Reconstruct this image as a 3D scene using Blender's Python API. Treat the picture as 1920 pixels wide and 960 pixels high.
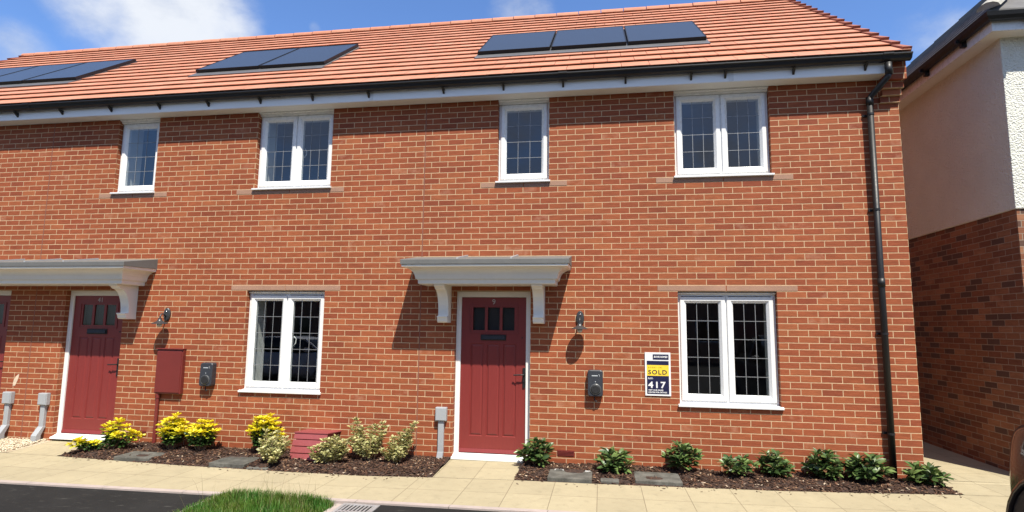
import bpy, bmesh, math, random
import numpy as np
from mathutils import Vector, Matrix

for o in list(bpy.data.objects):
    bpy.data.objects.remove(o)
S = bpy.context.scene
COL = S.collection
random.seed(7)
R = math.radians

# ------------------------------------------------------------------ camera
cam_d = bpy.data.cameras.new('camera')
cam = bpy.data.objects.new('camera', cam_d)
COL.objects.link(cam)
CR = Vector((0.98760166, 0.15651245, 0.01211643))
CD = Vector((-0.00631522, 0.11673366, -0.99314318))
CF = Vector((-0.15685366, 0.98075334, 0.11627477))
CC = Vector((-3.50806, -7.03320, 1.64559))
cam.matrix_world = Matrix(((CR.x, -CD.x, -CF.x, CC.x), (CR.y, -CD.y, -CF.y, CC.y), (CR.z, -CD.z, -CF.z, CC.z), (0, 0, 0, 1)))
cam_d.sensor_width = 36.0
cam_d.lens = 1050.0 / 1920.0 * 36.0
cam_d.shift_y = 10.2 / 1920.0
cam_d.clip_start = 0.05
cam_d.clip_end = 2000
S.camera = cam

# ------------------------------------------------------------------ light
SUN_DIR = Vector((-0.5, 1.0, -1.855)).normalized()
sun_d = bpy.data.lights.new('sun', 'SUN')
sun_d.energy = 4.6
sun_d.angle = R(0.5)
sun_d.color = (1.0, 0.94, 0.82)
sun = bpy.data.objects.new('sun', sun_d)
COL.objects.link(sun)
sun.rotation_mode = 'QUATERNION'
sun.rotation_quaternion = SUN_DIR.to_track_quat('-Z', 'Y')
S.view_settings.view_transform = 'Standard'
S.view_settings.look = 'None'
S.view_settings.gamma = 1.0
S.view_settings.use_curve_mapping = False
S.view_settings.exposure = 0.84
S.cycles.use_denoising = True
S.cycles.max_bounces = 8
S.cycles.transparent_max_bounces = 12
try:
    S.cycles.denoiser = 'OPENIMAGEDENOISE'
except Exception:
    pass


class NT:
    """small node helper"""
    def __init__(s, tree):
        s.t = tree
    def n(s, typ, _out=0, **kw):
        nd = s.t.nodes.new(typ)
        for k, v in kw.items():
            if k.startswith('i_'):
                key = k[2:]
                key = int(key) if key.isdigit() else key.replace('_', ' ')
                s.set(nd.inputs[key], v)
            else:
                setattr(nd, k, v)
        return nd
    def set(s, inp, v):
        if isinstance(v, bpy.types.NodeSocket):
            s.t.links.new(v, inp)
        elif isinstance(v, bpy.types.Node):
            s.t.links.new(v.outputs[0], inp)
        else:
            if isinstance(v, (tuple, list)) and len(v) == 3 and inp.type == 'RGBA':
                v = (*v, 1.0)
            inp.default_value = v
    def m(s, op, a, b=None, c=None, clamp=False):
        nd = s.t.nodes.new('ShaderNodeMath'); nd.operation = op; nd.use_clamp = clamp
        s.set(nd.inputs[0], a)
        if b is not None: s.set(nd.inputs[1], b)
        if c is not None: s.set(nd.inputs[2], c)
        return nd.outputs[0]
    def vm(s, op, a, b=None):
        nd = s.t.nodes.new('ShaderNodeVectorMath'); nd.operation = op
        s.set(nd.inputs[0], a)
        if b is not None: s.set(nd.inputs[1], b)
        return nd
    def mix(s, f, a, b, blend='MIX'):
        nd = s.t.nodes.new('ShaderNodeMix'); nd.data_type = 'RGBA'; nd.blend_type = blend
        s.set(nd.inputs[0], f); s.set(nd.inputs[6], a); s.set(nd.inputs[7], b)
        return nd.outputs[2]
    def mr(s, v, a, b, c=0.0, d=1.0, smooth=False):
        nd = s.t.nodes.new('ShaderNodeMapRange')
        if smooth: nd.interpolation_type = 'SMOOTHSTEP'
        s.set(nd.inputs[0], v)
        for i, x in enumerate((a, b, c, d)): s.set(nd.inputs[1 + i], x)
        return nd.outputs[0]
    def noise(s, vec, scale, detail=4, rough=0.55):
        nd = s.t.nodes.new('ShaderNodeTexNoise')
        nd.inputs['Scale'].default_value = scale; nd.inputs['Detail'].default_value = detail
        nd.inputs['Roughness'].default_value = rough
        if vec is not None: s.set(nd.inputs['Vector'], vec)
        return nd.outputs[0]
    def xyz(s, x, y, z=0.0):
        nd = s.t.nodes.new('ShaderNodeCombineXYZ')
        s.set(nd.inputs[0], x); s.set(nd.inputs[1], y); s.set(nd.inputs[2], z)
        return nd.outputs[0]
    def ramp(s, f, stops, interp='LINEAR'):
        nd = s.t.nodes.new('ShaderNodeValToRGB'); cr = nd.color_ramp; cr.interpolation = interp
        while len(cr.elements) < len(stops): cr.elements.new(0.5)
        for e, (p, c) in zip(cr.elements, stops):
            e.position = p; e.color = (*c, 1.0)
        s.set(nd.inputs[0], f)
        return nd.outputs[0]


# ------------------------------------------------------------------ world
W = bpy.data.worlds.new('World'); S.world = W; W.use_nodes = True
W.node_tree.nodes.clear()
w = NT(W.node_tree)
sky = w.n('ShaderNodeTexSky', sky_type='NISHITA', sun_disc=False, sun_elevation=math.asin(-SUN_DIR.z),
          sun_rotation=math.atan2(-SUN_DIR.x, -SUN_DIR.y), altitude=50, air_density=1.0, dust_density=0.6, ozone_density=2.2)
SKY_STRENGTH = 0.098
tc = w.n('ShaderNodeTexCoord').outputs['Generated']
def pix_dir(u, v):
    d = CR * ((u - 960) / 1050.0) + CD * ((v - 490.2) / 1050.0) + CF
    return d.normalized()
nz = w.noise(w.vm('ADD', w.vm('MULTIPLY', tc, (1.0, 1.0, 1.6)).outputs[0], (3.1, 1.7, 0.4)).outputs[0], 3.2, 8, 0.6)
nf = w.noise(w.vm('ADD', tc, (8.3, 2.2, 5.0)).outputs[0], 11.0, 7, 0.62)
den = None
# (pixel u, v, angular radius, weight)
for (u, v, rad, wt) in [(330, 25, 0.17, 0.8), (190, 0, 0.12, 0.62), (425, 65, 0.085, 0.7), (10, 100, 0.085, 0.7), (250, 75, 0.09, 0.55),
                        (975, 0, 0.095, 0.62), (590, 52, 0.02, 0.45), (1740, 45, 0.10, 0.42), (1690, 60, 0.07, 0.38), (1800, 85, 0.10, 0.5), (1650, 15, 0.05, 0.25)]:
    d = pix_dir(u, v)
    dot = w.vm('DOT_PRODUCT', tc, tuple(d)).outputs['Value']
    ang = w.m('ARCCOSINE', w.m('MINIMUM', dot, 0.99999))
    f = w.mr(ang, rad, rad * 0.15, 0.0, wt, smooth=True)
    den = f if den is None else w.m('MAXIMUM', den, f)
# broken cloud behind the camera, cover raised to grey the light in shade
sep = w.n('ShaderNodeSeparateXYZ', i_0=tc)
back = w.mr(sep.outputs[1], 0.25, -0.15, 0.0, 0.58, smooth=True)
den = w.m('MAXIMUM', den, back)
dens = w.m('ADD', den, w.m('ADD', w.m('MULTIPLY', w.m('SUBTRACT', nz, 0.5), 1.5), w.m('MULTIPLY', w.m('SUBTRACT', nf, 0.5), 0.55)))
mask = w.m('MULTIPLY', w.mr(dens, 0.25, 1.05, 0.0, 0.93, smooth=True), w.mr(den, 0.02, 0.25, 0.0, 1.0))
ccol = w.ramp(w.mr(nz, 0.38, 0.66), [(0.0, (2.7, 3.1, 3.9)), (1.0, (5.2, 5.4, 5.7))])
skyc = w.mix(1.0, sky.outputs[0], (0.80, 1.0, 1.30), 'MULTIPLY')
# greyer cloud colour behind the camera, set to take blue out of shade
bcol = w.ramp(w.mr(nz, 0.36, 0.66), [(0.0, (1.9, 1.95, 2.1)), (1.0, (3.3, 3.2, 3.05))])
ccol = w.mix(w.mr(sep.outputs[1], 0.25, -0.05, 0.0, 1.0), ccol, bcol)
out = w.mix(mask, skyc, ccol)
bg = w.n('ShaderNodeBackground', i_Color=out, i_Strength=SKY_STRENGTH)
wo = w.n('ShaderNodeOutputWorld'); W.node_tree.links.new(bg.outputs[0], wo.inputs[0])


# ------------------------------------------------------------------ materials
def new_mat(name):
    m = bpy.data.materials.new(name); m.use_nodes = True; m.node_tree.nodes.clear()
    t = NT(m.node_tree)
    p = t.n('ShaderNodeBsdfPrincipled'); o = t.n('ShaderNodeOutputMaterial')
    m.node_tree.links.new(p.outputs[0], o.inputs[0])
    return m, t, p

def simple(name, col, rough=0.5, metal=0.0, var=0.08, scale=6.0, bump=0.0, bscale=60.0, spec=0.5):
    m, t, p = new_mat(name)
    pos = t.n('ShaderNodeNewGeometry').outputs['Position']
    nz = t.noise(pos, scale, 5)
    fine = t.noise(pos, scale * 9, 3)
    k = t.m('ADD', t.mr(nz, 0.3, 0.7, 1 - var, 1 + var), t.mr(fine, 0.3, 0.7, -var * 0.5, var * 0.5))
    c = t.mix(1.0, col, t.xyz(k, k, k), 'MULTIPLY')
    t.set(p.inputs['Base Color'], c)
    t.set(p.inputs['Roughness'], t.mr(fine, 0.3, 0.7, max(0.02, rough * 0.85), min(1, rough * 1.15)))
    p.inputs['Metallic'].default_value = metal
    p.inputs['Specular IOR Level'].default_value = spec
    if bump:
        b = t.n('ShaderNodeBump', i_Height=t.noise(pos, bscale, 4), i_Strength=bump, i_Distance=0.01)
        t.set(p.inputs['Normal'], b)
    return m

def brick_mat(name, stops, mortar, streak=0.25, dark=None, uoff=0.0):
    m, t, p = new_mat(name)
    g = t.n('ShaderNodeNewGeometry')
    ps = t.n('ShaderNodeSeparateXYZ', i_0=g.outputs['Position'])
    ns = t.n('ShaderNodeSeparateXYZ', i_0=g.outputs['True Normal'])
    side = t.m('GREATER_THAN', t.m('ABSOLUTE', ns.outputs[0]), 0.6)
    u = t.m('ADD', t.m('ADD', t.m('MULTIPLY', ps.outputs[0], t.m('SUBTRACT', 1.0, side)), t.m('MULTIPLY', ps.outputs[1], side)), uoff)
    v = ps.outputs[2]
    uv0 = t.xyz(u, v, 0)
    wob = t.m('MULTIPLY', t.m('SUBTRACT', t.noise(uv0, 9.0, 3), 0.5), 0.006)
    wob2 = t.m('MULTIPLY', t.m('SUBTRACT', t.noise(t.xyz(v, u, 4.0), 10.0, 3), 0.5), 0.006)
    uv = t.xyz(t.m('ADD', u, wob), t.m('ADD', v, wob2), 0)
    bt = t.n('ShaderNodeTexBrick', offset=0.5, offset_frequency=2, squash=1.0)
    for k, val in (('Scale', 1.0), ('Mortar Size', 0.0050), ('Mortar Smooth', 0.25), ('Brick Width', 0.225), ('Row Height', 0.075), ('Bias', 0.0)):
        bt.inputs[k].default_value = val
    t.set(bt.inputs['Vector'], uv)
    mort = bt.outputs['Fac']
    row = t.m('FLOOR', t.m('DIVIDE', v, 0.075))
    odd = t.m('FLOORED_MODULO', row, 2.0)
    col = t.m('FLOOR', t.m('DIVIDE', t.m('ADD', u, t.m('MULTIPLY', 0.1125, t.m('SUBTRACT', 1.0, odd))), 0.225))
    wn = t.n('ShaderNodeTexWhiteNoise', noise_dimensions='3D')
    t.set(wn.inputs['Vector'], t.xyz(col, row, 3.3))
    rnd = wn.outputs['Value']
    rc = t.n('ShaderNodeSeparateColor', i_0=wn.outputs['Color'])
    base = t.ramp(rnd, stops)
    # drag marks and creases in each brick
    su = t.xyz(t.m('ADD', t.m('MULTIPLY', u, 9.0), t.m('MULTIPLY', rnd, 40.0)), t.m('MULTIPLY', v, 70.0), rnd)
    st = t.noise(su, 1.0, 5, 0.65)
    gr = t.noise(uv0, 140.0, 3, 0.6)
    lo = t.noise(uv0, 1.3, 4, 0.6)
    k = t.m('MULTIPLY', t.mr(st, 0.25, 0.75, 1 - streak, 1 + streak), t.mr(gr, 0.3, 0.7, 0.9, 1.1))
    k = t.m('MULTIPLY', k, t.mr(lo, 0.3, 0.7, 0.88, 1.12))
    bc = t.mix(1.0, base, t.xyz(k, k, k), 'MULTIPLY')
    # pale bloom on a few bricks
    bl = t.m('MULTIPLY', t.m('GREATER_THAN', rc.outputs[1], 0.95), t.mr(t.noise(uv0, 9.0, 3), 0.45, 0.7, 0.0, 0.35))
    bc = t.mix(bl, bc, (0.45, 0.25, 0.16))
    if dark:
        bc = t.mix(t.m('MULTIPLY', t.m('GREATER_THAN', rc.outputs[0], dark[0]), 0.85), bc, dark[1])
    mk = t.mr(t.noise(uv0, 30.0, 4), 0.3, 0.7, 0.82, 1.12)
    mc = t.mix(1.0, mortar, t.xyz(mk, mk, mk), 'MULTIPLY')
    t.set(p.inputs['Base Color'], t.mix(mort, bc, mc))
    t.set(p.inputs['Roughness'], t.m('ADD', 0.78, t.m('MULTIPLY', mort, 0.17)))
    p.inputs['Specular IOR Level'].default_value = 0.25
    h = t.m('ADD', t.m('MULTIPLY', t.m('SUBTRACT', 1.0, mort), 0.7), t.m('MULTIPLY', st, 0.3))
    h = t.m('ADD', h, t.m('MULTIPLY', rc.outputs[2], 0.15))
    t.set(p.inputs['Normal'], t.n('ShaderNodeBump', i_Height=h, i_Strength=0.6, i_Distance=0.006))
    return m

M_brick = brick_mat('red_brick', [(0.0, (0.212, 0.051, 0.023)), (0.14, (0.248, 0.063, 0.0265)), (0.78, (0.270, 0.073, 0.029)), (1.0, (0.310, 0.095, 0.038))], (0.54, 0.375, 0.225))
M_brick2 = brick_mat('mixed_brick', [(0.0, (0.15, 0.055, 0.030)), (0.5, (0.225, 0.090, 0.045)), (1.0, (0.31, 0.150, 0.080))], (0.30, 0.225, 0.165), dark=(0.86, (0.065, 0.036, 0.03)))
M_brick3 = brick_mat('far_brick', [(0.0, (0.2, 0.08, 0.05)), (1.0, (0.3, 0.13, 0.08))], (0.4, 0.33, 0.26))
M_corbel = M_brick
M_stone = simple('pink_stone', (0.325, 0.185, 0.125), 0.85, var=0.12, scale=4, bump=0.2)
M_upvc = simple('white_upvc', (0.735, 0.735, 0.725), 0.28, var=0.015, scale=2)
M_white = simple('white_paint', (0.76, 0.76, 0.735), 0.45, var=0.03, scale=3)
M_grp = simple('bounce_warmed_moulding', (0.80, 0.775, 0.70), 0.35, var=0.03, scale=2)  # white moulding, warmed in the colour to stand for paving bounce
M_lead = simple('grey_roof_sheet', (0.125, 0.125, 0.12), 0.6, var=0.08, scale=5)
M_black = simple('black_plastic', (0.008, 0.008, 0.009), 0.5, var=0.1)
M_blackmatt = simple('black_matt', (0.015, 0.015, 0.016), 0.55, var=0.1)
M_anthr = simple('anthracite_plastic', (0.032, 0.035, 0.043), 0.38, var=0.06)
M_lamp = simple('dark_lamp_metal', (0.05, 0.052, 0.055), 0.35, metal=0.3, var=0.06)
M_maroon = simple('maroon_plastic', (0.150, 0.024, 0.020), 0.42, var=0.05)
M_maroon2 = simple('faded_maroon_plastic', (0.24, 0.05, 0.052), 0.5, var=0.06)
M_grey = simple('grey_pvc', (0.33, 0.345, 0.36), 0.4, var=0.04)
M_chrome = simple('chrome', (0.7, 0.7, 0.7), 0.15, metal=1.0)
M_pane_lead = simple('lead_strip', (0.26, 0.265, 0.27), 0.4, metal=0.3, var=0.05)
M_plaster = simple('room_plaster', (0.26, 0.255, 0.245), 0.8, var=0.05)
M_reveal = simple('inner_reveal', (0.6, 0.6, 0.58), 0.7, var=0.03)
M_joint = simple('movement_mastic', (0.21, 0.085, 0.055), 0.8, var=0.1)
M_slate = simple('access_cover_grey', (0.10, 0.097, 0.085), 0.85, var=0.4, scale=7, bump=0.4, bscale=25, spec=0.2)
M_flash = simple('grey_flashing', (0.11, 0.11, 0.115), 0.5, metal=0.2, var=0.1)
M_roofdark = simple('roof_underlay', (0.03, 0.018, 0.014), 0.9)
M_greytile = simple('dark_grey_tile', (0.11, 0.105, 0.10), 0.7, var=0.25, scale=5)
M_hiptile = simple('mossy_grey_tile', (0.30, 0.29, 0.25), 0.85, var=0.35, scale=6)
M_steel = simple('gully_iron', (0.42, 0.42, 0.42), 0.5, metal=0.5, var=0.15)
M_rubber = simple('tyre_rubber', (0.012, 0.012, 0.012), 0.8)
M_carglass = simple('car_glass', (0.01, 0.012, 0.014), 0.04)
M_carred = simple('tail_red', (0.3, 0.01, 0.01), 0.2)
M_stem = simple('woody_stem', (0.22, 0.14, 0.08), 0.8, var=0.2)
M_stemtan = simple('tan_stem', (0.36, 0.25, 0.14), 0.8, var=0.2)
M_kerb = simple('kerb_concrete', (0.36, 0.30, 0.27), 0.85, var=0.10, scale=8, bump=0.15)
M_paintline = simple('white_road_paint', (0.7, 0.7, 0.68), 0.7, var=0.12)

M_lettersilver = simple('brushed_silver', (0.42, 0.42, 0.42), 0.4)
# door leaf: vertical wood grain, satin
def door_mat():
    m, t, p = new_mat('maroon_door')
    pos = t.n('ShaderNodeNewGeometry').outputs['Position']
    ps = t.n('ShaderNodeSeparateXYZ', i_0=pos)
    v = t.xyz(t.m('MULTIPLY', ps.outputs[0], 60.0), ps.outputs[1], t.m('MULTIPLY', ps.outputs[2], 4.0))
    g = t.noise(v, 1.0, 5, 0.6)
    k = t.mr(g, 0.3, 0.7, 0.94, 1.06)
    t.set(p.inputs['Base Color'], t.mix(1.0, (0.190, 0.028, 0.025), t.xyz(k, k, k), 'MULTIPLY'))
    p.inputs['Roughness'].default_value = 0.38
    t.set(p.inputs['Normal'], t.n('ShaderNodeBump', i_Height=g, i_Strength=0.25, i_Distance=0.003))
    return m
M_door = door_mat()

def glass_mat(name, ior=1.5, gain=1.6, tint=(0.82, 0.86, 0.86)):
    m = bpy.data.materials.new(name); m.use_nodes = True; m.node_tree.nodes.clear()
    t = NT(m.node_tree)
    bf = t.n('ShaderNodeNewGeometry').outputs['Backfacing']
    fr = t.n('ShaderNodeFresnel', i_IOR=t.m('ADD', t.m('MULTIPLY', bf, 1.0 / ior - ior), ior))
    pos = t.n('ShaderNodeNewGeometry').outputs['Position']
    bmp = t.n('ShaderNodeBump', i_Height=t.noise(pos, 1.6, 1), i_Strength=0.10, i_Distance=0.01)
    gl = t.n('ShaderNodeBsdfGlossy', i_Color=(0.95, 0.97, 1.0), i_Roughness=0.005)
    t.set(gl.inputs['Normal'], bmp)
    tr = t.n('ShaderNodeBsdfTransparent', i_Color=tint)
    mx = t.n('ShaderNodeMixShader')
    t.set(mx.inputs[0], t.m('MINIMUM', t.m('MULTIPLY', fr, gain), 1.0))
    t.t.links.new(tr.outputs[0], mx.inputs[1]); t.t.links.new(gl.outputs[0], mx.inputs[2])
    o = t.n('ShaderNodeOutputMaterial'); t.t.links.new(mx.outputs[0], o.inputs[0])
    return m
M_glass = glass_mat('window_glass', gain=2.2)
M_doorglass = glass_mat('door_glass', gain=0.9)

def panel_mat():
    m, t, p = new_mat('solar_cell_glass')
    pos = t.n('ShaderNodeNewGeometry').outputs['Position']
    ps = t.n('ShaderNodeSeparateXYZ', i_0=pos)
    gx = t.m('LESS_THAN', t.m('FRACT', t.m('MULTIPLY', ps.outputs[0], 36.0)), 0.12)
    c = t.mix(t.m('MULTIPLY', gx, 0.25), (0.036, 0.041, 0.045), (0.07, 0.075, 0.078))
    t.set(p.inputs['Base Color'], c)
    p.inputs['Roughness'].default_value = 0.35
    p.inputs['Specular IOR Level'].default_value = 0.35
    p.inputs['Coat Weight'].default_value = 0.45
    p.inputs['Coat Roughness'].default_value = 0.18
    return m
M_panel = panel_mat()

def attr_mat(name, rough=0.7, var=0.12, scale=14.0, bump=0.15, bscale=90.0, spec=0.3, trans=0.0):
    m, t, p = new_mat(name)
    a = t.n('ShaderNodeAttribute', attribute_name='col')
    pos = t.n('ShaderNodeNewGeometry').outputs['Position']
    nz = t.noise(pos, scale, 4)
    k = t.mr(nz, 0.3, 0.7, 1 - var, 1 + var)
    c = t.mix(1.0, a.outputs['Color'], t.xyz(k, k, k), 'MULTIPLY')
    t.set(p.inputs['Base Color'], c)
    p.inputs['Roughness'].default_value = rough
    p.inputs['Specular IOR Level'].default_value = spec
    if bump:
        t.set(p.inputs['Normal'], t.n('ShaderNodeBump', i_Height=t.noise(pos, bscale, 4), i_Strength=bump, i_Distance=0.004))
    if trans:
        tl = t.n('ShaderNodeBsdfTranslucent', i_Color=c)
        mx = t.n('ShaderNodeMixShader', i_0=trans)
        t.t.links.new(p.outputs[0], mx.inputs[1]); t.t.links.new(tl.outputs[0], mx.inputs[2])
        o = [n for n in t.t.nodes if n.type == 'OUTPUT_MATERIAL'][0]
        t.t.links.new(mx.outputs[0], o.inputs[0])
    return m
M_tile = attr_mat('terracotta_tile', 0.72, 0.10, 9.0, 0.2, 70.0)
M_leaf = attr_mat('leaf', 0.4, 0.10, 40.0, 0.0, spec=0.45, trans=0.25)
M_leafgloss = attr_mat('glossy_leaf', 0.38, 0.10, 40.0, 0.0, spec=0.5, trans=0.15)
M_grassb = attr_mat('grass_blade', 0.5, 0.1, 20.0, 0.0, trans=0.3)
M_bark = attr_mat('bark_chip', 0.9, 0.2, 60.0, 0.3, 120.0)
M_pebble = attr_mat('pebble', 0.8, 0.1, 50.0, 0.1)

def soil_mat():
    m, t, p = new_mat('bark_mulch_bed')
    pos = t.n('ShaderNodeNewGeometry').outputs['Position']
    vo = t.n('ShaderNodeTexVoronoi', i_Scale=38.0, i_Vector=pos)
    n2 = t.noise(pos, 26.0, 5)
    c = t.ramp(n2, [(0.3, (0.018, 0.010, 0.007)), (0.55, (0.05, 0.026, 0.017)), (0.75, (0.10, 0.055, 0.035))])
    t.set(p.inputs['Base Color'], c); p.inputs['Roughness'].default_value = 0.95
    h = t.m('ADD', vo.outputs['Distance'], n2)
    t.set(p.inputs['Normal'], t.n('ShaderNodeBump', i_Height=h, i_Strength=0.9, i_Distance=0.02))
    return m
M_soil = soil_mat()

def paving_mat():
    m, t, p = new_mat('buff_paving')
    uv = t.n('ShaderNodeUVMap', uv_map='UVMap').outputs[0]
    pos = t.n('ShaderNodeNewGeometry').outputs['Position']
    bt = t.n('ShaderNodeTexBrick', offset=0.0, offset_frequency=2, squash=1.0)
    for k, val in (('Scale', 1.0), ('Mortar Size', 0.009), ('Mortar Smooth', 0.3), ('Brick Width', 1.0), ('Row Height', 1.0)):
        bt.inputs[k].default_value = val
    t.set(bt.inputs['Vector'], uv)
    s = t.n('ShaderNodeSeparateXYZ', i_0=uv)
    wn = t.n('ShaderNodeTexWhiteNoise', noise_dimensions='2D')
    t.set(wn.inputs['Vector'], t.xyz(t.m('FLOOR', s.outputs[0]), t.m('FLOOR', s.outputs[1]), 0))
    n1 = t.noise(pos, 3.5, 6, 0.65); n2 = t.noise(pos, 130.0, 3, 0.6); n3 = t.noise(pos, 12.0, 5)
    k = t.m('MULTIPLY', t.mr(n1, 0.3, 0.7, 0.92, 1.05), t.mr(n2, 0.3, 0.7, 0.94, 1.06))
    k = t.m('MULTIPLY', k, t.mr(wn.outputs['Value'], 0, 1, 0.94, 1.04))
    k = t.m('MULTIPLY', k, t.mr(n3, 0.54, 0.75, 1.0, 0.84))
    sp = t.noise(pos, 26.0, 3)
    k = t.m('MULTIPLY', k, t.mr(sp, 0.70, 0.78, 1.0, 0.62))
    c = t.mix(1.0, (0.355, 0.305, 0.198), t.xyz(k, k, k), 'MULTIPLY')
    c = t.mix(t.m('MULTIPLY', bt.outputs['Fac'], 0.75), c, (0.15, 0.12, 0.075))
    t.set(p.inputs['Base Color'], c); p.inputs['Roughness'].default_value = 0.85
    p.inputs['Specular IOR Level'].default_value = 0.25
    h = t.m('ADD', t.m('MULTIPLY', t.m('SUBTRACT', 1.0, bt.outputs['Fac']), 0.8), t.m('MULTIPLY', n2, 0.25))
    t.set(p.inputs['Normal'], t.n('ShaderNodeBump', i_Height=h, i_Strength=0.45, i_Distance=0.005))
    return m
M_paving = paving_mat()

def asphalt_mat():
    m, t, p = new_mat('asphalt')
    pos = t.n('ShaderNodeNewGeometry').outputs['Position']
    n1 = t.noise(pos, 2.0, 5, 0.6); n2 = t.noise(pos, 220.0, 2, 0.7)
    ps = t.n('ShaderNodeSeparateXYZ', i_0=pos)
    sc = t.noise(t.xyz(t.m('MULTIPLY', ps.outputs[0], 3.0), t.m('MULTIPLY', ps.outputs[1], 9.0), 0.0), 2.2, 5, 0.65)
    k = t.m('MULTIPLY', t.mr(n1, 0.3, 0.7, 0.8, 1.2), t.mr(n2, 0.3, 0.7, 0.7, 1.3))
    c = t.mix(1.0, (0.016, 0.0156, 0.0148), t.xyz(k, k, k), 'MULTIPLY')
    c = t.mix(t.mr(sc, 0.58, 0.80, 0.0, 0.55), c, (0.11, 0.105, 0.092))
    t.set(p.inputs['Base Color'], c); p.inputs['Roughness'].default_value = 0.9; p.inputs['Specular IOR Level'].default_value = 0.2
    t.set(p.inputs['Normal'], t.n('ShaderNodeBump', i_Height=n2, i_Strength=0.5, i_Distance=0.004))
    return m
M_asphalt = asphalt_mat()

def render_mat():
    m, t, p = new_mat('roughcast_render')
    pos = t.n('ShaderNodeNewGeometry').outputs['Position']
    n1 = t.noise(pos, 42.0, 5, 0.6); n2 = t.noise(pos, 2.0, 4)
    vo = t.n('ShaderNodeTexVoronoi', i_Scale=55.0, i_Vector=pos)
    k = t.mr(n2, 0.3, 0.7, 0.95, 1.04)
    t.set(p.inputs['Base Color'], t.mix(1.0, (0.77, 0.765, 0.68), t.xyz(k, k, k), 'MULTIPLY'))
    p.inputs['Roughness'].default_value = 0.9
    t.set(p.inputs['Normal'], t.n('ShaderNodeBump', i_Height=t.m('SUBTRACT', n1, t.m('MULTIPLY', vo.outputs['Distance'], 0.5)), i_Strength=1.0, i_Distance=0.028))
    return m
M_render = render_mat()
M_earth = simple('distant_ground', (0.10, 0.12, 0.06), 0.95, var=0.3, scale=0.4)

def carpaint(name, col):
    m, t, p = new_mat(name)
    p.inputs['Base Color'].default_value = (*col, 1); p.inputs['Metallic'].default_value = 0.0
    p.inputs['Roughness'].default_value = 0.3; p.inputs['Coat Weight'].default_value = 0.6; p.inputs['Coat Roughness'].default_value = 0.03; p.inputs['Specular IOR Level'].default_value = 0.3
    pos = t.n('ShaderNodeNewGeometry').outputs['Position']
    t.set(p.inputs['Roughness'], t.mr(t.noise(pos, 300.0, 2), 0.3, 0.7, 0.26, 0.36))
    return m
M_cardark = carpaint('dark_car_paint', (0.014, 0.008, 0.008))
M_carsilver = carpaint('silver_car_paint', (0.7, 0.71, 0.72))


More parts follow.
